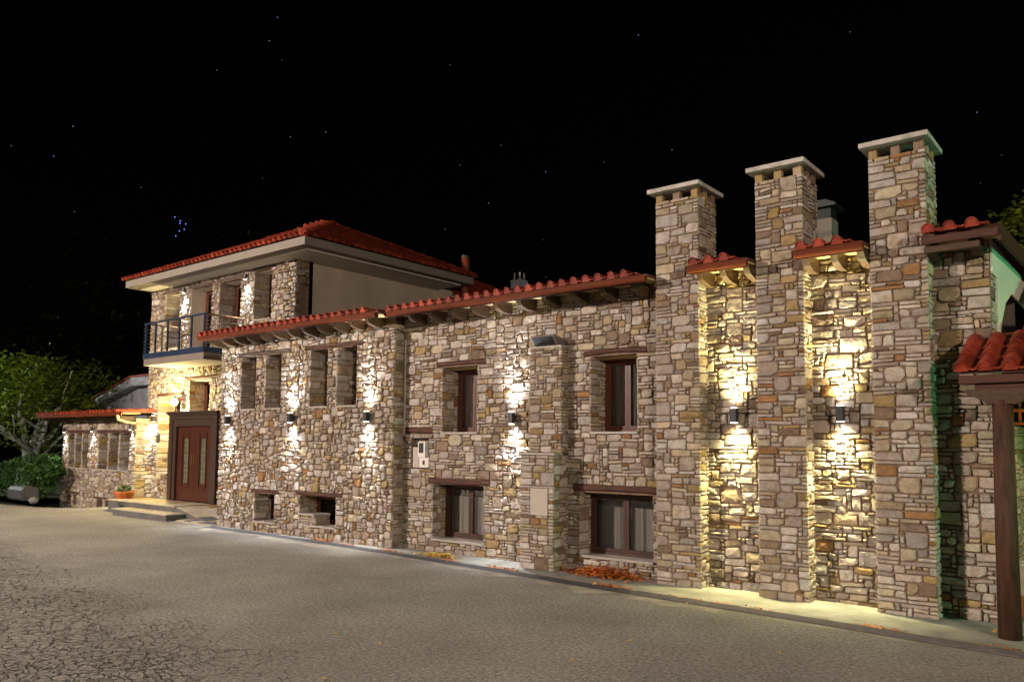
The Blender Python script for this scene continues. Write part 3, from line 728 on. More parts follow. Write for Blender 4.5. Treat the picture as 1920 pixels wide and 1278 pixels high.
masonry(ann, awall, (AX1, AY, 0), (0, 1, 0), (1, 0, 0), .27, AH-.02, seed=102, style='large', th_out=(.014, .024))
for k, (a, b, c, d, m) in enumerate(al): lintel(ann, a, b, c, d, AY, m, seed=120+k, depth=.16)
for k, (a, b, c, d) in enumerate(AO):
    dp = .5 if k < 4 else .42
    masonry(ann, awall, (a-.003, AY, c), (0, 1, 0), (1, 0, 0), dp, d-c, seed=131+k, th_out=(.012, .024), style='large', ext=(.04, 0))
    masonry(ann, awall, (b+.003, AY, c), (0, 1, 0), (-1, 0, 0), dp, d-c, seed=141+k, th_out=(.012, .024), style='large', ext=(.04, 0))
    window(ann, a, b, c, d, AY+dp, 'frame', 1, False, fw=.045)
    sill(ann, a+.002, b-.002, c+.01, AY-.05, AY+dp, .03)
# stone block that steps the last basement opening
q = MB(); q.box(-14.278, -13.77, AY+.003, AY+.38, .271, .47); sb = mk('stepped_block', q, M['mortar'], ann)
masonry(ann, sb, (-14.278, AY+.003, .271), (1, 0, 0), (0, -1, 0), .508, .199, seed=151, style='large', th_out=(.012, .02))
masonry(ann, sb, (-13.77, AY+.003, .271), (0, 1, 0), (1, 0, 0), .37, .199, seed=152, style='large', th_out=(.012, .02))
sill(ann, -14.275, -13.74, .50, AY-.05, AY+.38, .03)
q = MB(); q.prism([(AY, AH), (AY, 4.453), (.3, 4.467), (.3, AH)], 'x', AX0, AX1); mk('wall_plate', q, M['rafter'], ann)
q = MB(); q.box(AX0, AX0+.2, AY+.58, 2.0, 0, AH); mk('side_wall', q, M['mortar'], ann)
eaves(ann, -17.62, -11.36, AY, AY-.50, 4.455, raf=[-17.38, -16.87, -16.36, -15.85, -15.34, -14.83, -14.32, -13.81, -13.30, -12.79, -12.28, -11.77], seed=8, roofback=1.98)
finish_stones(ann, 300)

# ================================================================== TWO-STOREY HOUSE
hs = thing('stone_house', 'two storey stone house with red hipped roof, balcony and cream side wall', 'building', (-21.5, 2, 0))
HX0, HX1, HY, HZ = -25.70, -17.86, 2.0, 6.96
HO = [(-24.74, -23.90, 4.95, 6.74), (-23.23, -22.00, 4.62, 6.74), (-21.56, -20.45, 4.62, 6.74), (-19.78, -18.93, 5.43, 6.84),
      (-23.10, -21.95, 2.9, 3.88), (-24.95, -23.6, 1.0, 3.44)]
holes = [(a-HX0, b-HX0, c, d) for a, b, c, d in HO]
hwall = mk('wall', wall_sheet((HX0, HY, 0), (1, 0, 0), (0, -1, 0), HX1-HX0, HZ, holes, .55), M['mortar'], hs)
hl = [(-24.95, -23.62, 6.74, 6.86, 'lintel_grey'), (-23.36, -21.90, 6.74, 6.86, 'lintel_grey'), (-21.72, -20.25, 6.74, 6.86, 'lintel_grey'), (-19.92, -18.75, 6.84, 6.93, 'lintel_grey'), (-23.35, -21.35, 3.88, 4.0, 'lintel'), (-25.1, -23.4, 3.44, 3.54, 'lintel')]
blk2 = [(a-HX0, b-HX0, c, d) for a, b, c, d, _ in hl]
masonry(hs, hwall, (HX0, HY, 0), (1, 0, 0), (0, -1, 0), HX1-HX0, HZ-.01, holes+blk2, seed=201, style='rubble', unit=(.062, .056), joint=.008, th_out=(.02, .05), ext=(0, .024), warp=.02)
for k, (a, b, c, d, m) in enumerate(hl): lintel(hs, a, b, c, d, HY, m, seed=220+k, depth=.16)
for k, (a, b, c, d) in enumerate(HO):
    dp = .48
    if k == 1:
        q = MB(); q.box(a, a+.012, HY, HY+dp, c, d); mk('plaster_reveal', q, M['plaster'], hs)
    else:
        masonry(hs, hwall, (a-.003, HY, c), (0, 1, 0), (1, 0, 0), dp, d-c, seed=231+k, th_out=(.012, .024), style='large', unit=(.075, .055), ext=(.04, 0))
    window(hs, a, b, c, d, HY+dp, 'frame', 1 if k in (0, 3) else 2, k in (1, 2), fw=.06)
    if k in (0, 3, 4, 5): sill(hs, a+.002, b-.002, c+.01, HY-.05, HY+dp, .03)
    q = MB(); q.box(a+.002, b-.002, HY+.12, HY+dp, d-.02, d); mk('head_board', q, M['plaster'], hs)
# side wall: stone corner, small corner window, cream plaster
side = wall_sheet((HX1, HY, 0), (0, 1, 0), (1, 0, 0), .42, HZ, [(.10, .36, 5.45, 6.27)], .5)
swall = mk('side_corner', side, M['mortar'], hs)
masonry(hs, swall, (HX1, HY, 4.3), (0, 1, 0), (1, 0, 0), .42, HZ-4.31, [(.10, .36, 1.15, 1.97)], seed=240, style='large', unit=(.07, .055), th_out=(.014, .024))
q = MB(); q.box(HX1-.12, HX1-.10, HY+.11, HY+.35, 5.46, 6.26); mk('side_pane', q, M['frame'], hs)
q = MB(); q.box(HX1-.2, HX1, HY+.42, 8.0, 3.5, HZ); mk('plaster_wall', q, M['plaster'], hs)
q = MB(); q.box(HX1+.0, HX1+.32, 7.35, 8.0, 4.4, 6.93); mk('corner_pier', q, M['plaster'], hs)
# cornice
EX0, EX1, EY0, EY1, EZ = -25.92, -16.42, 1.20, 7.55, 6.96
q = MB(); q.box(EX0, EX1, EY0, EY1, EZ, EZ+.02); 
q.box(EX0, EX1, EY0, EY0+.10, EZ+.02, EZ+.21); q.box(EX1-.10, EX1, EY0+.10, EY1, EZ+.02, EZ+.21); q.box(EX0, EX0+.10, EY0+.10, EY1, EZ+.02, EZ+.21)
cor = mk('cornice', q, M['cornice'], hs)
q = MB(); q.box(EX0+.30, EX1-.30, EY0+.30, HY-.055, EZ-.035, EZ-.001); q.box(HX1+.03, EX1-.30, HY-.055, 7.3, EZ-.035, EZ-.001); mk('soffit_step', q, M['plaster_white'], cor)  # downlight glow put into the colour: paler plaster than the cornice
# hipped roof
tp = math.tan(R(25)); cx = (EY0+EY1)/2; rh = (EY1-EY0)/2*tp; rz = EZ+.23
hip = MB(); a = (EX0-.05, EY0-.05, rz); b = (EX1+.05, EY0-.05, rz); c = (EX1+.05, EY1+.05, rz); d = (EX0-.05, EY1+.05, rz)
hw = (EY1-EY0)/2+.05
e1 = (EX0-.05+hw, cx, rz+hw*tp); e2 = (EX1+.05-hw, cx, rz+hw*tp)
hip.add([a, b, c, d, e1, e2], [(0,1,5,4), (1,2,5), (2,3,4,5), (3,0,4), (3,2,1,0)])
mk('roof_deck', hip, M['fascia_wood'], hs)
sl = math.hypot(1, tp)
nrow = int(hw*sl/.36)+1
tiled(hs, (EX0-.07, EY0-.10, rz+.01), (1, 0, 0), (0, 1, tp), int((EX1-EX0+.14)/.225)+1, nrow, inside=lambda u, v: v/sl < min(u, EX1-EX0+.14-u)+.15, seed=12)
tiled(hs, (EX1+.10, EY0-.07, rz+.01), (0, 1, 0), (-1, 0, tp), int((EY1-EY0+.14)/.225)+1, nrow, inside=lambda u, v: v/sl < min(u, EY1-EY0+.14-u)+.15, seed=13)
for (p, q_) in ((b, e2), (c, e2), (e1, e2)):
    p, q_ = Vector(p), Vector(q_); n = max(2, int((q_-p).length/.34)); rm = MB()
    for i in range(n):
        s0 = p.lerp(q_, i/n); s1 = p.lerp(q_, min(1, (i+1.15)/n)); rm.tube([s0+Vector((0,0,.05)), s1+Vector((0,0,.035))], [.10, .085], 8)
    mk('ridge_tiles', rm, M['tile'], hs, kind='stuff')
# balcony
BX0, BX1, BY, BZ0, BZ1 = -23.68, -20.30, .80, 4.26, 4.46
q = MB(); q.box(BX0, BX1, BY, HY-.056, BZ0, BZ1); bal = mk('balcony', q, M['balcony_plaster'], hs)
q = MB()
for k in range(4): q.box(BX0-.02-.008*(k % 2), BX1+.02+.008*(k % 2), BY-.02-.008*(k % 2), HY-.056, BZ1+.001+k*.04, BZ1+.034+k*.04)
mk('slab_edging', q, M['steel_blue'], bal)
zt = 5.53; zb = BZ1+.162
for x in [BX0+.04, BX0+.62, BX0+1.33, BX0+2.0, BX0+2.66, BX1-.04]:
    q = MB(); q.box(x-.022, x+.022, BY+.0, BY+.045, zb, zt-.03); mk('railing_post', q, M['steel_blue'], bal)
for x in (BX0+.04, BX1-.04):
    for y in (1.32, 1.86):
        q = MB(); q.box(x-.02, x+.02, y-.02, y+.02, zb, zt-.03); mk('railing_post', q, M['wire'], bal)
    for k in range(7):
        z = zb+.10+k*.105
        q = MB(); q.tube([(x, BY+.03, z), (x, 1.92, z)], .008, 6); mk('railing_rod', q, M['wire'], bal)
    q = MB(); q.tube([(x, BY+.02, zt), (x, 1.93, zt)], .026, 8); mk('handrail', q, M['rail_wood'], bal)
q = MB(); q.tube([(BX0-.06, BY+.02, zt), (BX1+.05, BY+.02, zt)], .03, 8); mk('handrail', q, M['steel_blue'], bal)
q = MB(); q.box(BX0-.05, BX0-.03, BY, BY+.02, zb, zt-.1)
for k in range(8):
    z = zb+.08+k*.10; q = MB(); q.tube([(BX0-.12, BY+.03, z), (BX0+.0, BY+.03, z)], .008, 6); mk('railing_rod', q, M['wire'], bal)
# entrance portal
PX0, PX1, PY, PZ0, PZ1 = -22.40, -19.84, 1.0, .32, 2.85
q = MB()
q.box(PX0, PX0+.20, PY, HY-.06, PZ0, PZ1-.22); q.box(PX1-.20, PX1, PY, HY-.06, PZ0, PZ1-.22)
q.box(PX0, PX1, PY, HY-.06, PZ1-.22, PZ1-.12)
q.box(PX0+.2, PX0+.36, PY+.03, PY+.2, PZ0, PZ1-.22); q.box(PX1-.36, PX1-.2, PY+.03, PY+.2, PZ0, PZ1-.22); q.box(PX0+.36, PX1-.36, PY+.03, PY+.2, PZ1-.42, PZ1-.22)
por = mk('door_surround', q, M['door_case'], hs)
q = MB()
for k in range(4): q.box(PX0-.02-.022*k, PX1+.02+.022*k, PY-.02-.022*k, HY-.06, PZ1-.119+.03*k, PZ1-.092+.03*k)
mk('portal_cornice', q, M['door_case'], por)
dx0, dx1, dz0, dz1 = PX0+.37, PX1-.37, PZ0+.005, PZ1-.43; dm = (dx0+dx1)/2
for s, (a, b) in enumerate(((dx0, dm-.004), (dm+.004, dx1))):
    y = PY+.10; q = MB(); w3 = b-a; ia, ib = a+w3*.36, b-w3*.36; i0, i1 = dz0+.50, dz1-.32
    q.box(a, ia, y, y+.05, dz0, dz1); q.box(ib, b, y, y+.05, dz0, dz1); q.box(ia, ib, y, y+.05, dz0, i0); q.box(ia, ib, y, y+.05, i1, dz1)
    # raised moulding round the glass
    for (c0, c1, c2, c3) in ((ia-.07, ia-.035, i0-.12, i1+.16), (ib+.035, ib+.07, i0-.12, i1+.16), (ia-.035, ib+.035, i0-.12, i0-.085), (ia-.035, ib+.035, i1+.125, i1+.16)):
        q.box(c0, c1, y-.022, y-.001, c2, c3)
    q.box(ia-.02, ib+.02, y-.015, y-.001, i1+.015, i1+.11)
    dl = mk('door_leaf', q, M['door'], por)
    q = MB(); q.box(ia+.001, ib-.001, y+.02, y+.028, i0, i1); mk('door_pane', q, M['frosted'], dl)
    q = MB()
    for k in range(9):
        z = i0+.05+k*(i1-i0-.1)/8; q.box(ia+.001, ib-.001, y+.008, y+.018, z-.005, z+.005)
    q.box((ia+ib)/2-.005, (ia+ib)/2+.005, y+.006, y+.019, i0, i1)
    mk('pane_grille', q, M['brass'], dl)
    q = MB(); xx = b-.05 if s == 0 else a+.05; q.tube([(xx, y-.05, 1.32), (xx, y-.05, 1.62)], .011, 6); q.box(xx-.018, xx+.018, y-.012, y-.001, 1.36, 1.58)
    mk('handle', q, M['brass'], dl)
q = MB(); q.box(PX0+.36, PX1-.36, PY+.45, PY+.5, PZ0, PZ1-.2); mk('lobby_back', q, M['plaster'], por)
finish_stones(hs, 300)

# entrance podium: steps, ramp, paving
pod = thing('entrance_steps', 'two grey stone entrance steps and paved ramp before the double door', 'steps', (-20.5, .3, 0))
def gr(x0, x1): return 0
q = MB(); q.box(-23.6, -19.80, -.10, 1.93, -.05, .30); mk('platform', q, M['step'], pod)
q = MB(); q.prism([(-19.795, -.05), (-19.795, .295), (-18.35, .03), (-18.35, -.05)], 'y', -.10, 1.93); mk('ramp', q, M['step'], pod)
q = MB(); q.box(-18.345, -17.52, -.44, 1.93, -.05, .03); q.box(-19.15, -18.35, -.44, -.105, -.05, .03); mk('landing', q, M['step_top'], pod)
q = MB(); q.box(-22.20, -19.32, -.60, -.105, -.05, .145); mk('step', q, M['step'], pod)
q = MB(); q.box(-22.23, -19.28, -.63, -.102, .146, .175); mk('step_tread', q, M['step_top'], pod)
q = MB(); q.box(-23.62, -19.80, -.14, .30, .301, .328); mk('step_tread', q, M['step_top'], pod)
rng = random.Random(5)
def slab(x0, x1, y0, y1, zf, mat):
    g_ = .008; q = MB(); P_ = [(x0+g_, y0+g_), (x1-g_, y0+g_), (x1-g_, y1-g_), (x0+g_, y1-g_)]
    h = rng.uniform(.014, .02)
    q.add([(x, y, zf(x)+.001) for x, y in P_]+[(x, y, zf(x)+h) for x, y in P_], [(4,5,6,7),(0,1,5,4),(1,2,6,5),(2,3,7,6),(3,0,4,7)])
    mk('paving_slab', q, M[mat], pod)
zr = lambda x: .295+(x+19.795)/(1.445)*(-.265) if x < -18.35 else .03
for r_ in range(5):
    x = -19.79; y0 = -.10+r_*.40; y1 = y0+.40
    while x < -17.6:
        wd = rng.choice([.3, .42, .55]); x2 = min(x+wd, -17.53)
        if x < -18.35 < x2: x2 = -18.35
        if x2-x > .08: slab(x, x2, y0, y1, zr, rng.choice(['slate', 'flag_pale', 'flag_pale', 'flag_pale', 'flag_ochre', 'step_top']))
        x = x2
for i in range(5): slab(-19.1+i*.31, -18.79+i*.31, -.43, -.11, lambda x: .03, rng.choice(['slate', 'flag_pale', 'flag_pale', 'flag_ochre']))
for i in range(8): slab(-23.55+i*.45, -23.10+i*.45, .32, .98, lambda x: .30, rng.choice(['flag_pale', 'flag_pale', 'flag_ochre', 'slate']))

# ================================================================== LOW WING (far left)
wg = thing('stone_wing', 'low stone wing with two triple slit windows at the far left', 'building', (-28, 1.4, -.3))
FX0, FX1, FY, FZ0, FZ1 = -30.62, -25.20, 1.4, -.45, 2.72
FO = []
for (a, b) in ((-30.10, -28.52), (-27.74, -25.56)):
    w_ = (b-a-.2)/3
    for k in range(3): FO.append((a+k*(w_+.1), a+k*(w_+.1)+w_, 1.05, 2.25))
FB = [(-30.05, -29.72, -.22, .12), (-29.58, -29.25, -.22, .12), (-27.74, -27.25, -.2, .05), (-27.10, -26.60, -.2, .05)]
holes = [(a-FX0, b-FX0, c-FZ0, d-FZ0) for a, b, c, d in FO+FB]
fw_ = mk('wall', wall_sheet((FX0, FY, FZ0), (1, 0, 0), (0, -1, 0), FX1-FX0, FZ1-FZ0, holes, .58), M['mortar'], wg)
fl = [(-30.25, -28.4, 2.25, 2.36, 'lintel'), (-27.9, -25.42, 2.25, 2.36, 'lintel'), (-30.2, -29.1, .12, .21, 'lintel'), (-27.9, -26.45, .05, .14, 'lintel')]
blk2 = [(a-FX0, b-FX0, c-FZ0, d-FZ0) for a, b, c, d, _ in fl]
masonry(wg, fw_, (FX0, FY, FZ0), (1, 0, 0), (0, -1, 0), FX1-FX0, FZ1-FZ0, holes+blk2, seed=301, style='rubble', unit=(.065, .06), joint=.009, th_out=(.02, .05), ext=(0, .02), warp=.02)
masonry(wg, fw_, (FX1, FY, FZ0), (0, 1, 0), (1, 0, 0), .60, FZ1-FZ0, seed=302, style='large', unit=(.07, .06), th_out=(.014, .024))
q = MB(); q.box(FX1-.3, FX1, FY+.58, 2.0, FZ0, FZ1); mk('return_wall', q, M['mortar'], wg)
for k, (a, b, c, d, m) in enumerate(fl): lintel(wg, a, b, c, d, FY, m, seed=320+k, depth=.16)
for k, (a, b, c, d) in enumerate(FO):
    masonry(wg, fw_, (a-.003, FY, c), (0, 1, 0), (1, 0, 0), .5, d-c, seed=331+k, th_out=(.012, .024), style='large', unit=(.08, .065), ext=(.04, 0))
    window(wg, a, b, c, d, FY+.5, 'frame_dark', 1, False, fw=.05)
for k, (a, b) in enumerate(((-30.10, -28.52), (-27.74, -25.56))): sill(wg, a, b, 1.055, FY-.06, FY+.02, .035)
q = MB()
for (a, b, c, d) in FB: q.box(a, b, FY+.4, FY+.42, c, d)
mk('basement_panel', q, M['frame_dark'], wg)
eaves(wg, -31.3, -24.98, FY, FY-.58, 2.86, raf=[-31.1+i*.52 for i in range(12)], seed=15, roofback=6.0)
q = MB(); q.box(FX0, FX0+.2, FY+.58, 6, FZ0, FZ1+.1); mk('gable_wall', q, M['mortar'], wg)
q = MB(); q.tube([(-25.0, .70, 2.80), (-25.0, .72, 2.66), (-25.02, 1.0, 2.58), (-25.1, 1.30, 2.56)], .045, 8); mk('gutter_elbow', q, M['soffit'], wg, smooth=True)  # lantern light put into the colour: yellow, though the gutter is red brown
finish_stones(wg, 300)

# ================================================================== BUILDINGS BEHIND
bh = thing('plastered_house', 'blue grey plastered house with sloping cornice behind the low wing', 'building', (-34, 5, 0))
q = MB(); q.prism([(-36.2, 2.5), (-29.0, 2.5), (-29.0, 4.45), (-33.0, 4.25), (-36.2, 3.55)], 'y', 5.3, 9.0); mk('wall', q, M['plaster_grey'], bh)
q = MB(); q.prism([(-36.65, 3.50), (-33.15, 4.28), (-29.0, 4.28), (-29.0, 4.62), (-33.15, 4.62), (-36.65, 3.78)], 'y', 4.9, 9.3); mk('cornice', q, M['plaster_grey'], bh)
q = MB(); q.prism([(-36.75, 3.79), (-33.15, 4.63), (-29.0, 4.63), (-29.0, 4.71), (-33.15, 4.71), (-36.75, 3.87)], 'y', 4.85, 9.4); mk('roof', q, M['tile'], bh)
rh_ = thing('rear_house', 'dim rear block with dark tiled roof behind the cream side wall', 'building', (-20, 11, 0))
q = MB(); q.box(-26, -17.75, 8.1, 15, 0, 6.75); mk('wall', q, M['plaster_grey'], rh_)
q = MB(); A_ = [(-26.5, 7.7, 6.78), (-17.3, 7.7, 6.78), (-17.3, 17.5, 6.78), (-26.5, 17.5, 6.78), (-21.9, 12.3, 8.75), (-21.9, 12.9, 8.75)]
q.add(A_, [(0,1,4), (1,2,5,4), (2,3,5), (3,0,4,5), (3,2,1,0)]); mk('roof_deck', q, M['fascia_wood'], rh_)
tq = math.atan2(8.75-6.78, 4.6)
tiled(rh_, (-17.28, 7.72, 6.79), (0, 1, 0), (-math.cos(tq), 0, math.sin(tq)), 43, 13, inside=lambda u, v: v*math.cos(tq) < min(u, 9.8-u)+.2, seed=16, individual=0)
q = MB(); q.box(-18.3, -17.85, 11.7, 12.15, 7.0, 8.02); rc = mk('chimney', q, M['plaster_grey'], rh_)
for (x, y) in ((-18.2, 11.8), (-17.95, 11.8), (-17.95, 12.05), (-18.2, 12.05)):
    q = MB(); q.tube([(x, y, 8.02), (x, y, 8.30)], .03, 6); mk('vent_pipe', q, M['conduit'], rc)
fl_ = thing('red_flue', 'round red flue pipe standing behind the cream side wall corner', 'chimney', (-16.95, 7.75, 6.2))
q = MB(); q.tube([(-16.95, 7.75, 6.2), (-16.95, 7.75, 7.92)], .13, 20); mk('pipe', q, M['flue'], fl_, smooth=True)
q = MB(); q.tube([(-16.95, 7.75, 7.92), (-16.95, 7.75, 7.98)], .145, 20); mk('collar', q, M['metal_dark'], fl_)

# ================================================================== PORCH (right edge)
pc = thing('timber_porch', 'tiled timber porch on a round post at the right edge', 'porch', (-1.28, -.8, 0))
q = MB(); q.tube([(-1.28, -.80, 0), (-1.28, -.80, 1.2), (-1.275, -.80, 2.52)], [.112, .105, .098], 20); mk('post', q, M['post'], pc, smooth=True)
q = MB(); q.prism([(-1.60, 2.64), (-1.60, 2.585), (-1.50, 2.54), (-1.44, 2.50), (-1.41, 2.475), (-1.14, 2.475), (-1.10, 2.50), (-1.04, 2.54), (-.94, 2.585), (-.94, 2.64)], 'y', -.89, -.71); mk('bracket', q, M['rafter'], pc)
q = MB(); q.box(-1.52, 1.6, -.88, -.72, 2.642, 2.70); mk('beam', q, M['fascia_wood'], pc)
q = MB(); q.box(-1.66, 1.6, -.94, -.70, 2.702, 2.79); mk('beam', q, M['fascia_wood'], pc)
tc = math.radians(24)
q = MB(); yb_ = -.98; zb_ = 2.80
q.prism([(yb_, zb_), (yb_, zb_+.03), (.0, zb_+.03+.98*math.tan(tc)), (.0, zb_+.98*math.tan(tc))], 'x', -1.66, 1.6); mk('deck', q, M['fascia_wood'], pc)
tiled(pc, (-1.69, yb_-.06, zb_+.04), (1, 0, 0), (0, math.cos(tc), math.sin(tc)), 14, 3, individual=3, seed=21)
q = MB(); q.prism([(.0, 3.22), (.0, 3.30), (.12, 3.36), (.12, 3.22)], 'x', -1.43, -.9); mk('flashing', q, M['fascia'], pc)
# rising tiled verge of the passage roof behind the porch
q = MB(); q.prism([(.3, 3.25), (.3, 3.35), (3.2, 4.55), (3.2, 4.45)], 'x', -1.15, 2.4); pr_ = mk('passage_roof', q, M['black'], pc)
for i in range(9):
    t = i/9; y = .32+2.8*t; z = 3.36+1.2*t
    q = MB(); q.tube([(-1.13, y, z+.03), (-1.13, y+.34, z+.16)], [.07, .06], 8); mk('verge_tile', q, M['tile'], pr_)
# back wall of porch with thin coursed stones
q = MB(); q.box(-1.56, -1.47, .43, 5.0, 0, 2.3); bw = mk('back_wall', q, M['mortar'], pc)
masonry(pc, bw, (-1.47, .43, 0), (0, 1, 0), (1, 0, 0), 3.6, 2.3, seed=401, style='coursed', unit=(.075, .045), th_out=(.012, .03), pal=PAL[3:6])
finish_stones(pc, 300)
rk = thing('log_rack', 'orange timber rack high on the porch wall behind the round post', 'rack', (-1.3, 1.3, 2.3))
for z in (2.30, 2.47, 2.62):
    q = MB(); q.box(-1.46, -.6, 1.3, 1.36, z, z+.04); mk('rail', q, M['rack'], rk)
for x in (-1.38, -1.26, -1.12, -.95, -.8): q = MB(); q.box(x, x+.03, 1.37, 1.40, 2.30, 2.66); mk('upright', q, M['rack'], rk)
bx = thing('cardboard_box', 'pale cardboard box on a crate behind the round post', 'box', (-1.15, .8, 0))
q = MB(); q.box(-1.40, -.95, .60, 1.0, .25, .60); mk('carton', q, M['flag_pale'], bx)
q = MB(); q.box(-1.405, -.945, .595, 1.005, .601, .62); mk('lid', q, M['white_plastic'], bx)
q = MB(); q.box(-1.42, -.90, .58, 1.05, 0, .249); mk('crate_stand', q, M['rack'], bx)

# ================================================================== FITTINGS
def updown(x, y, z, label, power=None, col=(1, .95, .84), ny=-1, wide=1):
    t = thing('wall_lamp', label, 'wall lamp', (x, y, z), 'up and down wall lamps')
    q = MB(); q.box(x-.045, x+.045, y-.175, y-.085, z-.10, z+.10); mk('body', q, M['metal_dark'], t)
    q = MB(); q.box(x-.03, x+.03, y-.085, y-.005, z-.05, z+.05); mk('mount', q, M['metal_dark'], t)
    for s in (1, -1):
        q = MB(); zz = z+s*.1015; q.box(x-.036, x+.036, y-.166, y-.094, min(zz, zz+s*.004), max(zz, zz+s*.004)); mk('lens', q, M['lens'], t)
        spot(t, (x, y-.13, z+s*.125), (0, .10, s), (power or UP_POWER)*.36, 125, 1.0, col, .03)
        spot(t, (x, y-.13, z+s*.125), (0, .07, s), (power or UP_POWER)*1.7, 84, 1.0, col, .04)
        spot(t, (x, y-.13, z+s*.125), (0, .05, s), (power or UP_POWER)*1.5, 42, 1.0, col, .04)
    return t
updown(-17.02, AY, 2.51, 'up-down wall lamp nearest the entrance door, lit', col=(.90, .95, 1))
updown(-14.56, AY, 2.53, 'lit up-down wall lamp between the two pairs of slit windows', col=(.92, .96, 1))
updown(-12.07, AY, 2.52, 'lit up-down wall lamp on the annex wall just left of the grey conduit', col=(.98, .97, .92))
updown(-8.62, 0, 2.45, 'lit up-down wall lamp left of the pilaster under the floodlight', col=(.95, .96, .98))
updown(-4.60, 0, 2.43, 'lit up-down wall lamp in the bay between first and second chimney', col=(1, .89, .40), power=UP_POWER*1.8)
updown(-3.16, 0, 2.43, 'lit up-down wall lamp in the bay between second and third chimney', col=(1, .90, .46), power=UP_POWER*1.8)
updown(-25.08, HY, 2.72, 'lit up-down wall lamp on the house corner left of the door portal', col=(.98, .97, .95))
def downlight(x, y, z, label, power=520, col=(.92, .95, 1), size=80):
    t = thing('downlight', label, 'downlight', (x, y, z), 'downlights under the eaves')
    q = MB(); q.tube([(x, y-.12, z-.09), (x, y-.12, z+.07)], .045, 12); mk('body', q, M['metal_dark'], t)
    q = MB(); q.box(x-.015, x+.015, y-.10, y-.005, z+.0, z+.03); mk('arm', q, M['metal_dark'], t)
    q = MB(); q.tube([(x, y-.12, z-.095), (x, y-.12, z-.0905)], .038, 12); mk('lens', q, M['lens'], t)
    spot(t, (x, y-.12, z-.12), (0, .12, -1), power, size, 1.0, col, .03)
downlight(-23.50, HY, 6.72, 'lit downlight between the first two upper windows over the balcony')
downlight(-20.10, HY, 6.72, 'lit downlight on the upper floor right of the balcony')
downlight(-30.33, FY, 2.38, 'lit downlight at the far left end of the low wing', 130)
downlight(-28.12, FY, 2.40, 'lit downlight between the two triple windows of the low wing', 130)
downlight(-25.36, FY, 2.44, 'lit downlight at the right end of the low wing', 130)
# lantern
ln = thing('wall_lantern', 'glowing yellow globe lantern on the wall above the door portal', 'lantern', (-23.42, HY-.3, 2.9))
q = MB(); q.tube([(-23.42, HY-.02, 2.95), (-23.42, HY-.30, 2.95), (-23.42, HY-.32, 3.10)], .014, 6); mk('bracket', q, M['metal_dark'], ln)
q = MB(); 
for k in range(7):
    pass
q.tube([(-23.42, HY-.32, 3.10+.045*k) for k in range(6)], [.05, .085, .10, .10, .085, .05], 12); mk('globe', q, M['globe'], ln, smooth=True)
q = MB(); q.tube([(-23.42, HY-.32, 3.325), (-23.42, HY-.32, 3.36), (-23.42, HY-.32, 3.41)], [.08, .05, .008], 10); mk('lantern_cap', q, M['metal_dark'], ln)
point(ln, (-23.42, HY-.50, 3.2), 720, (1, .80, .36), .08)
# hanging lantern, unlit, left of door
hl_ = thing('hanging_lantern', 'unlit black lantern hanging left of the brown door portal', 'lantern', (-24.5, HY-.2, 2.0))
q = MB(); q.tube([(-24.5, HY-.01, 2.35), (-24.5, HY-.22, 2.38), (-24.5, HY-.24, 2.25)], .012, 6); mk('arm', q, M['metal_dark'], hl_)
q = MB(); q.tube([(-24.5, HY-.24, 2.25), (-24.5, HY-.24, 2.18), (-24.5, HY-.24, 1.98), (-24.5, HY-.24, 1.94)], [.02, .08, .055, .03], 6); mk('cage', q, M['metal_dark'], hl_)
# floodlight on the pilaster
fd = thing('floodlight', 'grey box floodlight fixed above the stone pilaster, unlit', 'floodlight', (-7.82, -.12, 3.66))
q = MB(); q.prism([(-.0, 3.74), (-.32, 3.80), (-.34, 3.77), (-.24, 3.64), (-.0, 3.66)], 'x', -8.06, -7.58); mk('housing', q, M['lamp_grey'], fd)
q = MB(); q.add([(-8.03, -.338, 3.764), (-7.61, -.338, 3.764), (-7.61, -.246, 3.644), (-8.03, -.246, 3.644)], [(0, 1, 2, 3)]); mk('glass_face', q, M['black'], fd)
# conduit and cables
cn = thing('conduit_pipe', 'grey vertical conduit with black cables in the corner beside the annex', 'pipe', (-11.36, -.06, 2.1))
q = MB(); q.tube([(-11.355, -.06, 2.16), (-11.355, -.06, 4.02)], .018, 8); mk('pipe', q, M['conduit'], cn)
q = MB(); q.tube([(-11.355, -.06, 4.02), (-11.36, -.10, 4.16), (-11.42, -.30, 4.23), (-11.8, -.34, 4.25), (-12.1, -.34, 4.18), (-12.36, -.345, 4.02)], .013, 6); mk('cable', q, M['cable'], cn, smooth=True)
q = MB(); q.tube([(-11.355, -.06, 2.17), (-11.34, -.06, 2.06), (-11.22, -.06, 1.99), (-11.05, -.05, 1.985), (-10.98, -.05, 1.95)], .013, 6); mk('cable', q, M['cable'], cn, smooth=True)
for z in (2.5, 3.1, 3.7):
    q = MB(); q.box(-11.385, -11.325, -.082, -.03, z, z+.02); mk('clamp', q, M['conduit'], cn)
mc = thing('meter_cabinet', 'white electricity meter boxes in a wall recess below a short beam', 'meter box', (-10.94, 0, 1.52))
q = MB(); q.box(-11.14, -10.98, -.02, .12, 1.54, 1.93); mk('cabinet', q, M['cabinet'], mc)
q = MB(); q.box(-10.975, -10.785, -.05, .10, 1.74, 2.03); mk('meter', q, M['white_plastic'], mc)
q = MB(); q.box(-10.945, -10.83, -.056, -.051, 1.82, 2.01); mk('meter_window', q, M['black'], mc)
q = MB(); q.box(-10.94, -10.69, -.048, .10, 1.545, 1.735); mk('switch_box', q, M['white_plastic'], mc)
q = MB(); q.box(-10.845, -10.79, -.054, -.049, 1.60, 1.68); mk('switch_window', q, M['black'], mc)
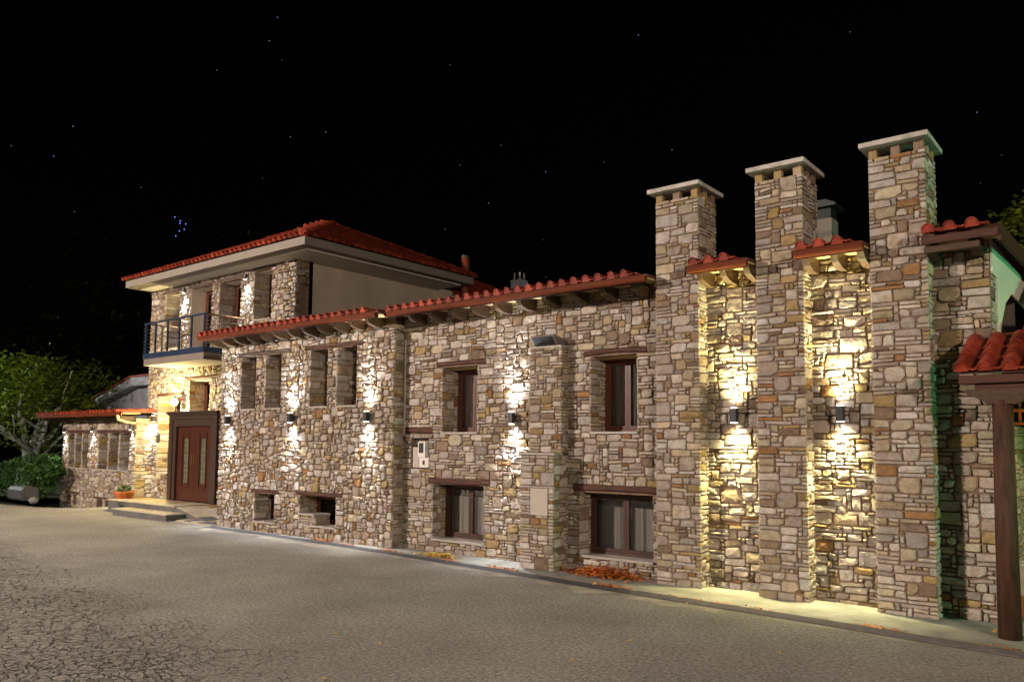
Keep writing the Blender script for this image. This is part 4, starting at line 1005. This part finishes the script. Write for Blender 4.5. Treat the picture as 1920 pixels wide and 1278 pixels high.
# flower pot by the steps
pt = thing('flower_pot', 'scalloped orange terracotta planter beside the entrance steps', 'planter', (-23.6, .55, 0))
q = MB()
for (z, r0, r1, h) in ((.0, .14, .17, .13), (.13, .17, .22, .16), (.29, .20, .30, .24)): q.tube([(-23.6, .35, z), (-23.6, .35, z+h*.8), (-23.6, .35, z+h)], [r0, r1, r1*.94], 12)
mk('bowl', q, M['pot'], pt, smooth=False)
def leaves(center, radii, n, size, seed, shell=.55, flat=.6):
    rng = random.Random(seed); mb = MB(); C = Vector(center)
    for _ in range(n):
        d = Vector((rng.gauss(0, 1), rng.gauss(0, 1), rng.gauss(0, 1))).normalized()
        r = shell+(1-shell)*rng.random()**.5
        p = C+Vector((d.x*radii[0], d.y*radii[1], d.z*radii[2]))*r
        s = size*rng.uniform(.6, 1.4)
        a = Vector((rng.gauss(0, 1), rng.gauss(0, 1), rng.gauss(0, .5))).normalized(); b = a.cross(Vector((rng.gauss(0, .4), rng.gauss(0, .4), 1))).normalized()
        mb.add([p-a*s*.5, p+b*s*.28+a*s*.05, p+a*s*.5, p-b*s*.28+a*s*.05], [(0, 1, 2, 3)])
    return mb
mk('plant', leaves((-23.6, .35, .60), (.2, .2, .12), 120, .09, 3), M['leaf_bush'], pt)
lb = thing('low_plant', 'small green plant at the foot of the entrance steps', 'plant', (-22.6, -.2, 0))
mk('foliage', leaves((-22.75, .05, .16), (.28, .22, .18), 350, .08, 4), M['leaf_bush'], lb)

# ================================================================== TREES
def limb(mb, p, d, length, r, rng, depth, tips, bend=.25, n=8):
    pts = [Vector(p)]; rad = [r]; d = Vector(d).normalized()
    k = 6
    for i in range(k):
        d = (d+Vector((rng.gauss(0, bend), rng.gauss(0, bend), rng.gauss(0, bend*.5)))*.35+Vector((0, 0, .04))).normalized()
        pts.append(pts[-1]+d*length/k); rad.append(r*(1-.55*(i+1)/k))
    mb.tube(pts, rad, n)
    tips.append(pts[-1]); tips.append(pts[len(pts)//2+1])
    if depth > 0:
        for _ in range(3 if depth > 1 else 2):
            i = rng.randint(2, k); nd = (d+Vector((rng.gauss(0, .7), rng.gauss(0, .7), rng.gauss(.1, .4)))).normalized()
            limb(mb, pts[i], nd, length*rng.uniform(.55, .8), rad[i]*.7, rng, depth-1, tips, bend, max(5, n-2))
def tree(name, label, base, trunks, nleaf, lsize, mat, bark, seed, crown=None, group=None, clump=1.1, clip=None):
    rng = random.Random(seed); t = thing(name, label, 'tree', base, group)
    mb = MB(); tips = []
    for (off, d, ln_, r) in trunks: limb(mb, Vector(base)+Vector(off), d, ln_, r, rng, 2, tips)
    mk('trunk', mb, M[bark], t, smooth=True)
    lv = MB(); cs = list(tips)
    if crown:
        for _ in range(crown[2]):
            dd = Vector((rng.gauss(0, 1), rng.gauss(0, 1), rng.gauss(0, 1))).normalized()*rng.random()**.4
            cs.append(Vector(crown[0])+Vector((dd.x*crown[1][0], dd.y*crown[1][1], dd.z*crown[1][2])))
    per = max(8, int(nleaf/len(cs)))
    for c in cs:
        rr = clump*rng.uniform(.5, 1.2)
        for _ in range(per):
            d = Vector((rng.gauss(0, .5)*rr, rng.gauss(0, .5)*rr, rng.gauss(0, .22)*rr)); p = c+d
            s = lsize*rng.uniform(.6, 1.5)
            if clip and p.x > clip: continue
            a = Vector((rng.gauss(0, 1), rng.gauss(0, 1), rng.gauss(0, .35))).normalized(); b = a.cross(Vector((rng.gauss(0, .35), rng.gauss(0, .35), 1))).normalized()
            lv.add([p-a*s*.5, p+b*s*.3, p+a*s*.5, p-b*s*.3], [(0, 1, 2, 3)])
    mk('crown', lv, M[mat], t)
    return t
tree('pale_trunk_tree', 'forked pale trunked tree with yellow green leaves left of the low wing', (-36.8, 2.2, -.3),
     [((0, 0, 0), (.02, .1, 1), 3.7, .27), ((.35, .1, 0), (.42, -.1, 1), 3.4, .22), ((.5, 0, .3), (.8, .1, .8), 3.4, .15)], 9000, .20, 'leaf', 'bark', 31,
     crown=((-36.5, 2.6, 4.2), (5.5, 2.4, 1.3), 90), clip=-33.2)
gp = 'dark trees of the wood behind the low wing'
tree('woodland_tree', 'dark leafy tree at the left edge behind the pale trunked tree', (-47, 9, 0), [((0, 0, 0), (0, 0, 1), 5, .3), ((.5, 0, 0), (.3, .2, 1), 4.5, .2)], 6000, .32, 'leaf_dark', 'bark_dark', 32, crown=((-46, 9, 8), (6, 4, 5), 90), group=gp, clump=1.6)
tree('woodland_tree', 'tall dark tree rising directly above the plastered house', (-39, 14, 0), [((0, 0, 0), (0, 0, 1), 5, .3), ((-.5, 0, 0), (-.3, .2, 1), 4.5, .2)], 6000, .32, 'leaf_dark', 'bark_dark', 33, crown=((-39, 14, 8.5), (6, 4, 5), 90), group=gp, clump=1.6)
tree('woodland_tree', 'dark tree filling the gap left of the two storey house', (-33, 17, 0), [((0, 0, 0), (0, 0, 1), 5, .3)], 5000, .32, 'leaf_dark', 'bark_dark', 34, crown=((-33, 17, 7.5), (5, 4, 5), 90), group=gp, clump=1.6)
tree('woodland_tree', 'dark tree low behind the round bush', (-52, 3, 0), [((0, 0, 0), (.1, 0, 1), 4, .3), ((1, 0, 0), (.4, .2, 1), 4, .2)], 5000, .3, 'leaf_dark', 'bark_dark', 35, crown=((-51, 5, 5.5), (6, 4, 4), 90), group=gp, clump=1.6)
bs = thing('round_bush', 'fresh green round bush at the left edge in front of the pale trunk', 'bush', (-31.5, .6, -.1))
bm_ = MB()
for k, (c, r_) in enumerate([((-31.6, .7, .75), (1.5, .8, .75)), ((-30.5, .6, .55), (.9, .6, .62)), ((-32.8, .5, .6), (1.1, .7, .7)), ((-31.0, 1.0, 1.15), (.8, .6, .4)), ((-29.9, .7, .9), (.6, .5, .3))]):
    l_ = leaves(c, r_, 2200 if k == 0 else 1100, .12, 50+k, .6); bm_.add(l_.v, l_.f)
mk('foliage', bm_, M['leaf_bush'], bs)
q = MB(); q.tube([(-31.5, .7, -.1), (-31.5, .7, .8)], .06, 6); mk('stem', q, M['bark_dark'], bs)
rt = tree('garden_tree', 'green lit leafy branch showing above the roof at the right edge', (-1.4, 7.5, 0), [((0, 0, 0), (0, 0, 1), 3.0, .14)], 2600, .14, 'leaf', 'bark_dark', 37, crown=((-1.55, 7.5, 6.55), (.75, .6, .45), 26), clump=.45)
dl_ = thing('distant_lamp', 'tiny bright lamp glinting high among the dark trees', 'lamp', (-55, 10, 8.16))
q = MB(); q.tube([(-55, 10, 8.08), (-55, 10, 8.12), (-55, 10, 8.18), (-55, 10, 8.22)], [.03, .085, .085, .03], 8); mk('bulb_glass', q, M['globe'], dl_)
# tank and boulders under the bush
tk = thing('plastic_tank', 'grey plastic tank lying under the green bush', 'tank', (-30.0, -.2, 0))
q = MB(); q.prism([(-.36, .06), (-.30, 0), (.12, 0), (.18, .06), (.18, .33), (.10, .43), (-.09, .47), (-.28, .43), (-.36, .33)], 'x', -30.5, -29.3); q.prism([(-.25, .10), (.07, .10), (.07, .34), (-.25, .34)], 'x', -29.3, -29.22); mk('shell', q, M['tank'], tk)
def rock(name, label, c, r, seed):
    rng = random.Random(seed); n, m = 8, 5; mb = MB()
    for j in range(m+1):
        ph = math.pi*j/m
        for i in range(n):
            th = 2*math.pi*i/n; k = rng.uniform(.82, 1.1)
            mb.v.append((c[0]+r[0]*math.sin(ph)*math.cos(th)*k, c[1]+r[1]*math.sin(ph)*math.sin(th)*k, c[2]+r[2]*math.cos(ph)*k))
    for j in range(m):
        for i in range(n): mb.f.append((j*n+i, (j+1)*n+i, (j+1)*n+(i+1) % n, j*n+(i+1) % n))
    o = mk(name, mb, M['boulder'], None, c, smooth=True); o['label'] = label; o['category'] = 'boulder'; return o
rock('boulder', 'pale rounded boulder at the yard edge right of the grey tank', (-28.3, -.35, .06), (.20, .16, .12), 1)
rock('boulder', 'small flat reddish boulder at the far left yard edge', (-31.8, -1.6, .03), (.45, .2, .08), 2)

# ================================================================== FALLEN LEAVES
def litter(name, label, pts, mat, size, seed):
    rng = random.Random(seed); mb = MB()
    for (x, y, z) in pts:
        s = size*rng.uniform(.6, 1.4); a = rng.uniform(0, 6.28); t1 = rng.uniform(-.5, .5); t2 = rng.uniform(-.5, .5)
        ax = Vector((math.cos(a), math.sin(a), t1)); bx_ = Vector((-math.sin(a), math.cos(a), t2)); p = Vector((x, y, z+abs(t1)*s*.5+abs(t2)*s*.3+.004))
        mb.add([p-ax*s*.5, p+bx_*s*.3, p+ax*s*.5, p-bx_*s*.3], [(0, 1, 2), (0, 2, 3)])
    o = mk(name, mb, M[mat], None, (pts[0][0], pts[0][1], 0), kind='stuff'); o['label'] = label; o['category'] = 'leaves'
rng = random.Random(9)
def pile(cx_, cy_, rx, ry, n, h): return [(cx_+rng.gauss(0, rx*.45), cy_+rng.gauss(0, ry*.45), .006+max(0, h*(1-rng.random()**.5)*rng.random())) for _ in range(n)]
P1 = [(x, y, z*max(.15, 1-((x+6.66)/.75)**2-((y+.26)/.35)**2)) for x, y, z in pile(-6.66, -.26, .62, .26, 1700, .22) if y < -.04]
litter('leaf_pile', 'heap of rusty orange dry leaves below the right basement window', P1, 'leaf_dry', .062, 1)
P2 = [p for p in pile(-9.95, -.48, .42, .16, 420, .07) if p[1] < -.02]
litter('leaf_pile', 'small scatter of yellow leaves beside the drain before the left basement window', P2, 'leaf_yellow', .055, 2)
P3 = []
for _ in range(2600):
    x = rng.uniform(-13.8, 1.5); 
    if noise.noise(Vector((x*1.4, 0, 0)))+.12 < rng.random()*.5: continue
    P3.append((x, upy(x)+rng.gauss(.02, .035), .01))
P3 += [(rng.uniform(-13.9, -13.1), AY-.04-abs(rng.gauss(0, .05)), .01) for _ in range(60)]
litter('drain_leaves', 'thin line of brown leaves caught along the drain channel', P3, 'leaf_dry', .042, 3)
P4 = [(rng.uniform(-9, -1), rng.uniform(-7.5, -.3), .006) for _ in range(45)]
litter('scattered_leaves', 'single dry leaves scattered over the asphalt yard', P4, 'leaf_yellow', .05, 4)

# ================================================================== STARS
sm = {'star': MB(), 'star_blue': MB(), 'star_dim': MB()}
def star(kind, d, r):
    d = Vector(d).normalized(); p = CAM+d*1500; u = d.orthogonal().normalized()*r; v = d.cross(u).normalized()*r
    w_ = d*r
    sm[kind].add([p+u, p+v, p-u, p-v, p+w_, p-w_], [(0,1,4),(1,2,4),(2,3,4),(3,0,4),(1,0,5),(2,1,5),(3,2,5),(0,3,5)])
rng = random.Random(44)
for _ in range(420):
    z = rng.random(); a = rng.uniform(0, 2*math.pi); rr = math.sqrt(1-z*z)
    star('star' if rng.random() < .06 else 'star_dim', (rr*math.cos(a), rr*math.sin(a), z+.06), rng.uniform(.6, 1.1))
def sky_dir(az, el): return (math.sin(az)*math.cos(el), math.cos(az)*math.cos(el), math.sin(el))
PLE = [(-1.0839, .2531), (-1.084, .2501), (-1.0779, .2502), (-1.0792, .244), (-1.0843, .2417), (-1.0881, .2358), (-1.0898, .2566)]
for az, el in PLE: star('star_blue', sky_dir(az, el), 1.0)
for az, el in [(-.9903, .4601), (-.9816, .4852), (-1.2156, .3037), (-1.1985, .3376), (-.1415, .3556), (-.64, .336), (-.7129, .2983), (-.48, .3563), (-.5215, .484), (-.9192, .37)]: star('star', sky_dir(az, el), 1.0)
for k, o_ in (('star', 'bright'), ('star_blue', 'clustered blue'), ('star_dim', 'faint')):
    s_ = mk('stars', sm[k], M[k], None, (0, 0, 0), kind='stuff')

# ================================================================== YARD LIGHTING standing outside the frame
def yard_lamp(label, x, y, h, target, power, size, col, lens='lens', blend=.5, rad=.25, name='yard_floodlight'):
    t = thing(name, label, 'floodlight', (x, y, 0), 'yard floodlights on poles')
    q = MB(); q.tube([(x, y, 0), (x, y, h)], [.09, .05], 10); mk('pole', q, M['metal_dark'], t)
    d = (Vector(target)-Vector((x, y, h))).normalized()
    c = Vector((x, y, h+.12)); u = d.cross(Vector((0, 0, 1))).normalized(); v = u.cross(d)
    P_ = [c+u*a*.28+v*b*.18+d*e for e in (-.12, .08) for a, b in ((-1,-1),(1,-1),(1,1),(-1,1))]
    q = MB(); q.add(P_, [(0,3,2,1),(4,5,6,7),(0,1,5,4),(1,2,6,5),(2,3,7,6),(3,0,4,7)]); mk('lamp_head', q, M['metal_dark'], t)
    P_ = [c+u*a*.25+v*b*.15+d*.085 for a, b in ((-1,-1),(1,-1),(1,1),(-1,1))]
    q = MB(); q.add(P_, [(0,1,2,3)]); mk('lens', q, M[lens], t)
    spot(t, c+d*(.12+rad*.0+.3), d, power, size, blend, col, rad)
yard_lamp('tall yard floodlight at the left front of the yard', -23, -21, 10, (-11.0, 0, .5), KEY_POWER, 116, (1, .82, .70), blend=.55)
yard_lamp('yard floodlight on the right side of the yard', 13, -17, 7, (-19, 1, 3.5), FILL_POWER, 76, (1, .82, .66), blend=.6)
yard_lamp('low green garden floodlight right of the porch', 7.5, -.62, 3.0, (-1.8, .0, 3.4), 950, 56, (.15, 1, .42), lens='green_lens', rad=.08)
yard_lamp('street lamp beside the wood at the left edge of the yard', -41, -3.2, 6.3, (-37.0, 1.8, 1.4), 3000, 84, (.88, 1, .82), rad=.12)
point(pc, (-.5, 1.0, 2.25), 22, (1, .62, .22), .06)
